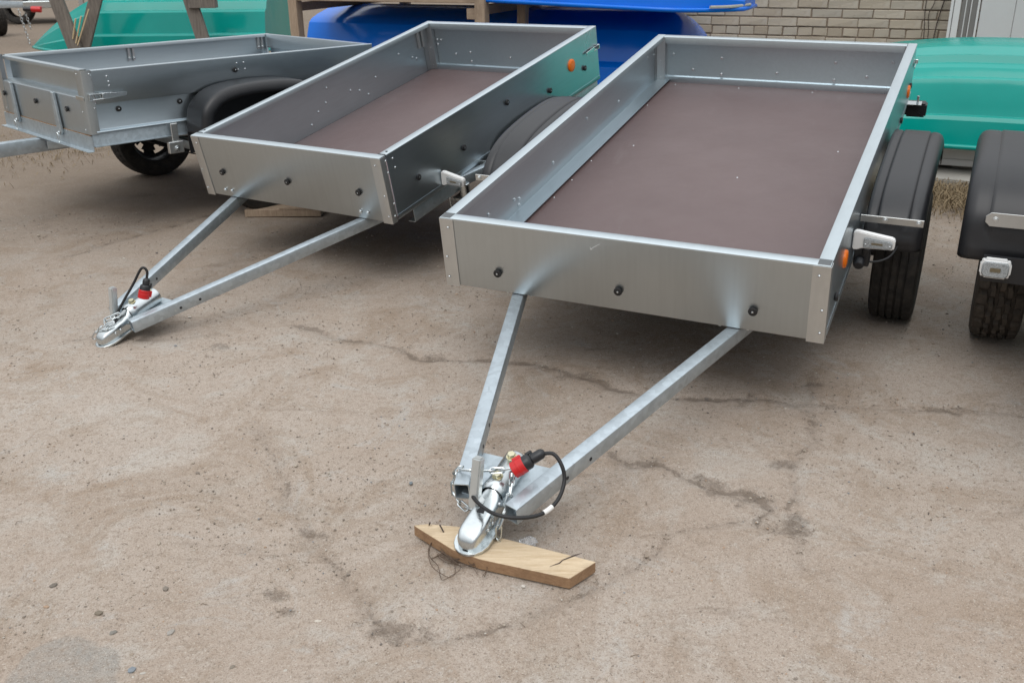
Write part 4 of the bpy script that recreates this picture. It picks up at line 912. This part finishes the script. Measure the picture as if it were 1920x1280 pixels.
# ------------------------------------------------------------------ white panels and frames leaning on the wall
E_ = empty('door_panel', yardM(0, 8.90), 'tall white ribbed panel leaning on the wall at the upper right', 'panel')
for i in range(8):
    x0 = -.10 + i * .247
    part('panel_board', G().box(x0, x0 + .2445, 0, .04, .05, 2.1), M_WHITEPANEL, E_, bevel=.003)
def pvc(name, s0, t0, bars, label, grp='white frames against the brick wall'):
    e = empty(name, yardM(s0, t0), label, 'frame', grp)
    for nm, x0, x1, y0, y1, m in bars: part(nm, G().box(x0, x1, y0, y1, .02, 1.9), m, e, bevel=.002)
    return e
pvc('window_frame', -.325, 8.90, [('frame_edge', 0, .022, .0, .06, M_PVC), ('frame_rebate', .022, .028, .008, .06, M_PVC_G), ('frame_face', .028, .075, -.006, .06, M_PVC)], 'white plastic frame nearest the bricks at the upper right')
pvc('window_frame', -.245, 8.91, [('frame_rebate', 0, .030, .0, .05, M_PVC_G), ('frame_edge', .030, .038, -.004, .05, M_PVC), ('frame_rebate', .038, .066, .004, .05, M_PVC_G)], 'grey rebated frame between the white frame and the ribbed panel')
pvc('window_frame', -.176, 8.905, [('frame_edge', 0, .008, -.004, .05, M_PVC), ('frame_rebate', .008, .050, .004, .05, M_PVC_G), ('frame_edge', .050, .066, -.006, .05, M_PVC)], 'narrow grey frame touching the white ribbed panel')
pvc('window_frame', -2.80, 8.9, [('frame_face', 0, .045, 0, .05, M_PVC_G), ('frame_edge', .045, .062, -.003, .05, M_PVC), ('frame_rebate', .062, .098, .0, .05, M_PVC_G), ('film_strip', .100, .150, .0, .045, M_FILM), ('frame_edge', .152, .172, .0, .05, M_PVC_G), ('frame_face', .172, .240, -.005, .05, M_PVC)], 'white frame with a blue film strip beside the blue boats')

# ------------------------------------------------------------------ boats, all keel up
def boat(name, M_, Ln, beam, prof, mat, label, hfun, bfun, n=60, xshift=None, grp=None, lip=.03):
    """prof: (inward fraction, height fraction, raise) from rim to keel; hfun / bfun give height and half-beam along the length"""
    e = empty(name, M_, label, 'boat', grp)
    rows = []
    for i in range(n + 1):
        q = i / n; x = q * Ln; b = bfun(q) * beam / 2; h = hfun(q); row = []
        for u, z in prof: row.append((x, -b * (1 - u), z * h))
        for u, z in prof[::-1][1:]: row.append((x, b * (1 - u), z * h))
        rows.append(row)
    g = G().grid(rows)
    m = len(rows[0])
    for r_ in (rows[0], rows[-1]):
        g.add(r_, [tuple(range(m))])
    hull = part('hull', g, mat, e, 28)
    sb = hull.modifiers.new('s', 'BEVEL'); sb.width = .012; sb.segments = 3; sb.limit_method = 'ANGLE'; sb.angle_limit = .35
    rim = []
    P = [Vector((i / n * Ln, -bfun(i / n) * beam / 2 - .006, .0)) for i in range(n + 1)] + [Vector((i / n * Ln, bfun(i / n) * beam / 2 + .006, .0)) for i in range(n, -1, -1)]
    part('rim', G().tube(P, .016, 8, closed=True), mat, e, 60)
    return e, hull
PROF = [(0, 0), (.02, .02), (.05, .26), (.075, .30), (.10, .31), (.13, .40), (.17, .60), (.20, .66), (.245, .675), (.28, .72), (.315, .76), (.40, .80), (.44, .875), (.52, .895), (.62, .94), (.70, .952), (1.0, 1.0)]
def taper_bow(q0, p=2.0): return lambda q: 1 - .985 * max(0, (q0 - q) / q0) ** p
# green boat to the right, behind the near trailer
boat('rowing_boat', yardM(-1.75, 7.20, .235), 4.6, 1.25, PROF, M_GREEN, 'glossy green upturned boat behind the right trailer', lambda q: .60 * (1 - .75 * max(0, (.40 - q) / .40) ** 2.2), taper_bow(.30, 2.4), grp='upturned plastic boats')
# lower blue boat
PROFB = [(0, 0), (.03, .02), (.07, .34), (.10, .37), (.14, .40), (.20, .62), (.26, .78), (.32, .83), (.45, .88), (.75, .96), (1, 1)]
boat('rowing_boat', yardM(-2.0, 7.80, .34, 0, 0) @ Matrix.Rotation(math.pi, 4, 'Z'), 3.48, 1.35, PROFB, M_BLUE, 'lower blue upturned boat under the wooden rack', lambda q: .60 * (1 - .6 * max(0, (.10 - q) / .10) ** 2), lambda q: 1 - .30 * max(0, (.10 - q) / .10) ** 2, grp='upturned plastic boats')
# upper blue boat
e_, hull_ = boat('rowing_boat', yardM(-1.60, 7.34, .985, .02, .032) @ Matrix.Rotation(math.pi, 4, 'Z'), 3.6, 1.22, PROFB, M_BLUE, 'upper blue upturned boat with a scuffed end, on the stack', lambda q: .50 * (1 - .72 * max(0, (.30 - q) / .30) ** 2), lambda q: 1 - .72 * max(0, (.16 - q) / .16) ** 2.6 - .7 * max(0, (q - .6) / .4) ** 2, grp='upturned plastic boats')
part('scuff', G().tube([Vector((x, y, .022)) for x, y in ((-.006, .02), (.0, .10), (.018, .20), (.055, .32), (.10, .40), (.16, .47))], .011, 6), M_SCUFF, e_, 60)
# green boat on the left
PROFL = [(0, 0), (.02, .02), (.05, .26), (.08, .29), (.11, .30), (.15, .45), (.20, .63), (.235, .66), (.28, .665), (.32, .74), (.36, .80), (.46, .82), (.50, .90), (.60, .92), (1, 1.0)]
boat('rowing_boat', Matrix.Translation((-4.90, 10.35, .50)) @ Matrix.Rotation(-.05, 4, 'Z'), 2.60, 1.25, PROFL, M_GREEN, 'green upturned boat behind the left trailer with grey planks in front', lambda q: .56 * (1 - .97 * max(0, (.36 - q) / .36) ** 1.25), taper_bow(.42, 2.2), grp='upturned plastic boats')
for s_, lb in ((-4.35, 'near'), (-2.9, 'far')):
    o = part('boat_trestle', G().beam((0, -.35, 0), (0, -.28, .48), .09, .05, (0, 1, 0)).beam((0, .35, 0), (0, .28, .48), .09, .05, (0, 1, 0)).box(-.04, .04, -.5, .5, .42, .485), M_GREYWOOD); o.location = (s_, 10.35, 0)
    tag(o, 'low grey wooden trestle under the %s end of the left green boat' % ('pointed' if lb == 'near' else 'blunt'), 'trestle', 'trestles under the left green boat')

# ------------------------------------------------------------------ wooden rack round the blue boats
RK = empty('boat_rack', yardM(0, 6.72), 'tan timber rack carrying the upper blue boat', 'rack')
for x0, w_ in ((-5.20, .085), (-3.475, .085)):
    part('post', G().box(x0 - w_ / 2, x0 + w_ / 2, 0, .08, 0, 1.10), M_RACKWOOD, RK, bevel=.003)
    part('rear_post', G().beam((x0 + .16, 1.55, 0), (x0 + .16, 1.5, .99), .08, .08, (0, 1, 0)), M_RACKWOOD, RK, bevel=.003)
    part('cross_beam', G().box(x0 - .09, x0 - .048, .09, 1.62, .93, 1.0), M_BEAMWOOD, RK, bevel=.003)
part('front_beam', G().box(-5.155, -3.52, .01, .055, 1.022, 1.077), M_BEAMWOOD, RK, bevel=.003)
part('rear_beam', G().box(-5.3, -3.2, 1.46, 1.52, 1.0, 1.055), M_BEAMWOOD, RK, bevel=.003)
part('block', G().box(-3.60, -3.52, .03, .11, .905, .984), M_BEAMWOOD, RK, bevel=.003)
part('shade_deck', G().box(-5.3, -3.45, .06, 1.6, 1.098, 1.120), M_BEAMWOOD, RK, bevel=.003)  # boards added above the view to shade the lower blue boat
part('leg', G().beam((-3.36, .46, .0), (-3.30, .40, 1.0), .07, .07, (0, 1, 0)), M_RACKWOOD, RK, bevel=.003)

# ------------------------------------------------------------------ grey planks in front of the left green boat
PK = empty('plank_frame', Matrix.Translation((0, 9.35, 0)), 'weathered grey plank trestle in front of the left green boat', 'trestle')
part('leg', G().beam((-3.92, 0, 0), (-4.235, .05, 1.35), .125, .045, (0, 1, 0)), M_GREYWOOD, PK, bevel=.003)
part('brace', G().beam((-4.06, .06, .42), (-3.66, .06, 1.32), .115, .04, (0, 1, 0)), M_GREYWOOD, PK, bevel=.003)
part('leg', G().beam((-2.71, .0, 0), (-2.99, .04, 1.30), .12, .045, (0, 1, 0)), M_GREYWOOD, PK, bevel=.003)
part('rail', G().box(-2.93, -2.68, -.03, .06, .915, 1.03), M_GREYWOOD, PK, bevel=.003)
part('top_beam', G().box(-4.5, -2.5, -.03, .06, 1.25, 1.36), M_GREYWOOD, PK, bevel=.003)
for p0, p1 in (((-4.03, -.005, .62), (-3.93, -.02, .86)), ((-4.02, .0, .60), (-3.85, -.015, .92)), ((-4.05, -.004, .66), (-3.98, -.03, .84))): part('splinter', G().beam(p0, p1, .012, .008), M_PALE, PK)

# ------------------------------------------------------------------ under the right-hand green boat
tag(part('concrete_kerb', G().box(-1.2, 3.4, 0, .5, -.05, .055), M_CONC, None, bevel=.008, seg=2), 'low broken concrete kerb under the green boat', kind='structure').matrix_world = yardM(0, 6.44)
for i, (z0, z1) in enumerate(((.085, .128), (.130, .215))):
    o = part('siding_panel', G().box(-.26, 2.4, 0, .35, z0, z1), M_SIDING, None, bevel=.004); o.matrix_world = yardM(0, 6.72)
    tag(o, ('pale siding panel at the bottom of the pair under the green boat', 'pale siding panel on top of the pair, right under the green boat')[i], 'panel', 'siding panels under the green boat')
for x in (-.1, 1.9):
    o = part('support_block', G().box(x, x + .2, .08, .32, .045, .088), M_CONC, None, bevel=.005); o.matrix_world = yardM(0, 6.72)
    tag(o, 'dark support block under the siding panels, %s' % ('by the right trailer' if x < 0 else 'out at the right'), 'block')
def straw():
    g = G()
    for i in range(2600):
        s = random.gauss(.05, .32); t = min(6.42, random.gauss(6.12, .20)); b = ST(s, t); a = random.uniform(0, 6.28); l = random.uniform(.04, .14); h = random.uniform(.0, .06)
        m_ = b + Vector((math.cos(a) * l * .5, math.sin(a) * l * .5, h + .015)); e = b + Vector((math.cos(a + random.uniform(-.5, .5)) * l, math.sin(a) * l, h * .5 + .004)); w_ = random.uniform(.0012, .0026)
        sd = Vector((-math.sin(a), math.cos(a), .3)) * w_
        g.add([b - sd, b + sd, m_ + sd, m_ - sd, e], [(0, 1, 2, 3), (3, 2, 4)])
    k = N('dry_grass'); k.set(Base_Color=k.mix((.13, .092, .05), (.30, .225, .13), k.noise(30, 3, k.co())), Roughness=.85)
    return tag(part('dry_grass', g, k.m, None, 0), 'matted dry straw grass in front of the kerb', 'grass', kind='stuff')
straw()
def straw2():
    g = G()
    for i in range(1800):
        x = random.uniform(-5.6, -3.0); y = random.gauss(7.4, .45) + (x + 4) * .1; b = Vector((x, y, 0)); a = random.uniform(0, 6.28); l = random.uniform(.02, .06); w_ = random.uniform(.0012, .0024)
        m_ = b + Vector((math.cos(a) * l * .5, math.sin(a) * l * .5, random.uniform(.01, .04))); e = b + Vector((math.cos(a) * l, math.sin(a) * l, .004)); sd = Vector((-math.sin(a), math.cos(a), .3)) * w_
        g.add([b - sd, b + sd, m_ + sd, m_ - sd, e], [(0, 1, 2, 3), (3, 2, 4)])
    return tag(part('dry_grass', g, bpy.data.materials['dry_grass'], None, 0), 'thin dry grass on the ground behind the left trailer', 'grass', kind='stuff')
straw2()

# ------------------------------------------------------------------ trailers far away, upper left
FT = empty('boat_trailer', Matrix.Translation((-8.0, 16.2, 0)) @ Matrix.Rotation(.25, 4, 'Z'), 'far boat trailer with chain and red plug at the upper left', 'trailer')
ME_BIG = tyre_mesh(.34, .22, False)
wl = empty('wheel'); wl.parent = FT; wl.matrix_local = Matrix.Translation((-.62, 1.95, .34)) @ Matrix.Rotation(.5, 4, 'Z'); link('tyre', ME_BIG, None, wl); rm = link('rim', ME_RIM, None, wl); rm.scale = (1.2, 1.24, 1.24)
wl = empty('wheel'); wl.parent = FT; wl.matrix_local = Matrix.Translation((-2.2, 2.6, .34)) @ Matrix.Rotation(.5, 4, 'Z'); link('tyre', ME_BIG, None, wl); rm = link('rim', ME_RIM, None, wl); rm.scale = (1.2, 1.24, 1.24)
part('axle', G().hollow((-2.2, 2.6, .36), (-.62, 1.95, .36), .07, .07), M_FRAME, FT)
part('drawbar_tube', G().hollow((-1.9, .55, .60), (.55, -.10, .60), .07, .08), M_TUBE, FT)
part('drawbar_tube', G().hollow((-1.9, 2.2, .60), (.42, .05, .60), .07, .08), M_TUBE, FT)
part('frame_tube', G().hollow((-1.6, .40, .70), (.30, -.06, .70), .06, .06), M_TUBE, FT)
part('coupling', G().box(.3, .72, -.20, -.02, .55, .66).cyl((.72, -.11, .57), (.90, -.13, .57), .05, n=14), M_BRIGHT, FT, bevel=.01)
part('plug', G().cyl((.42, -.24, .545), (.56, -.26, .535), .045, n=14), M_RED, FT); part('plug_shell', G().cyl((.30, -.22, .55), (.42, -.24, .545), .035, n=14), M_BLACKP, FT)
g = G()
for i in range(13):
    for dx in (0, .09):
        if dx and i > 6: continue
        a = i % 2; c = (.22 + dx + i * .006, -.20, .52 - i * .042); P = [(c[0] + (.016 * math.cos(t) if a else 0), c[1] + (0 if a else .016 * math.cos(t)), c[2] + .028 * math.sin(t)) for t in [k_ * .785 for k_ in range(8)]]
        g.tube(P, .006, 5, closed=True)
part('chain', g, M_BRIGHT, FT, 60)
part('jockey_post', G().hollow((.86, .08, .35), (.80, .08, .98), .07, .07).cyl((.60, .1, .78), (.60, .16, .78), .15, n=20), M_PLATE, FT)
FB = empty('flat_trailer', Matrix.Translation((-8.8, 20.5, 0)) @ Matrix.Rotation(-.1, 4, 'Z'), 'far grey flat trailer at the top left, behind the boat trailer', 'trailer')
part('side_board', G().box(-2.4, 3.4, 0, .05, .55, .95), M_GREYPAINT, FB); part('end_board', G().box(3.35, 3.4, .05, 1.6, .55, .95), M_GREYPAINT, FB)
part('frame', G().box(-2.4, 3.4, .02, 1.6, .46, .55), M_FRAME, FB)
for x in (-1.2, 1.6): 
    wl = empty('wheel'); wl.parent = FB; wl.matrix_local = Matrix.Translation((x, .1, .34)) @ Matrix.Rotation(math.pi / 2, 4, 'Z'); link('tyre', ME_BIG, None, wl)
part('mudguard', G().lathe([(.40, -.12), (.42, -.12), (.42, .12), (.40, .12)], 20, Matrix.Translation((-1.2, .0, .36)) @ Matrix.Rotation(-math.pi / 2, 4, 'X') @ Matrix.Rotation(math.pi, 4, 'Z'), 0, math.pi), M_WHITEP, FB)
for x in (.2, 1.0, 2.3): part('stake', G().box(x, x + .09, -.05, .0, .1, .95), M_PLATE, FB)
# a low building far behind closes the yard
FARB = empty('storage_shed', Matrix.Translation((-16, 42, 0)) @ Matrix.Rotation(.2, 4, 'Z'), 'long grey shed beyond the far trailers', 'shed')
part('wall', G().box(-12, 12, 0, 6, 0, 3), M_SIDING, FARB); part('roof', G().box(-12.3, 12.3, -.4, 6.4, 3, 3.25), M_GREYPAINT, FARB)
for x in (-7, 0, 6): part('door', G().box(x, x + 2.6, -.06, 0, 0, 2.5), M_PLATE, FARB)
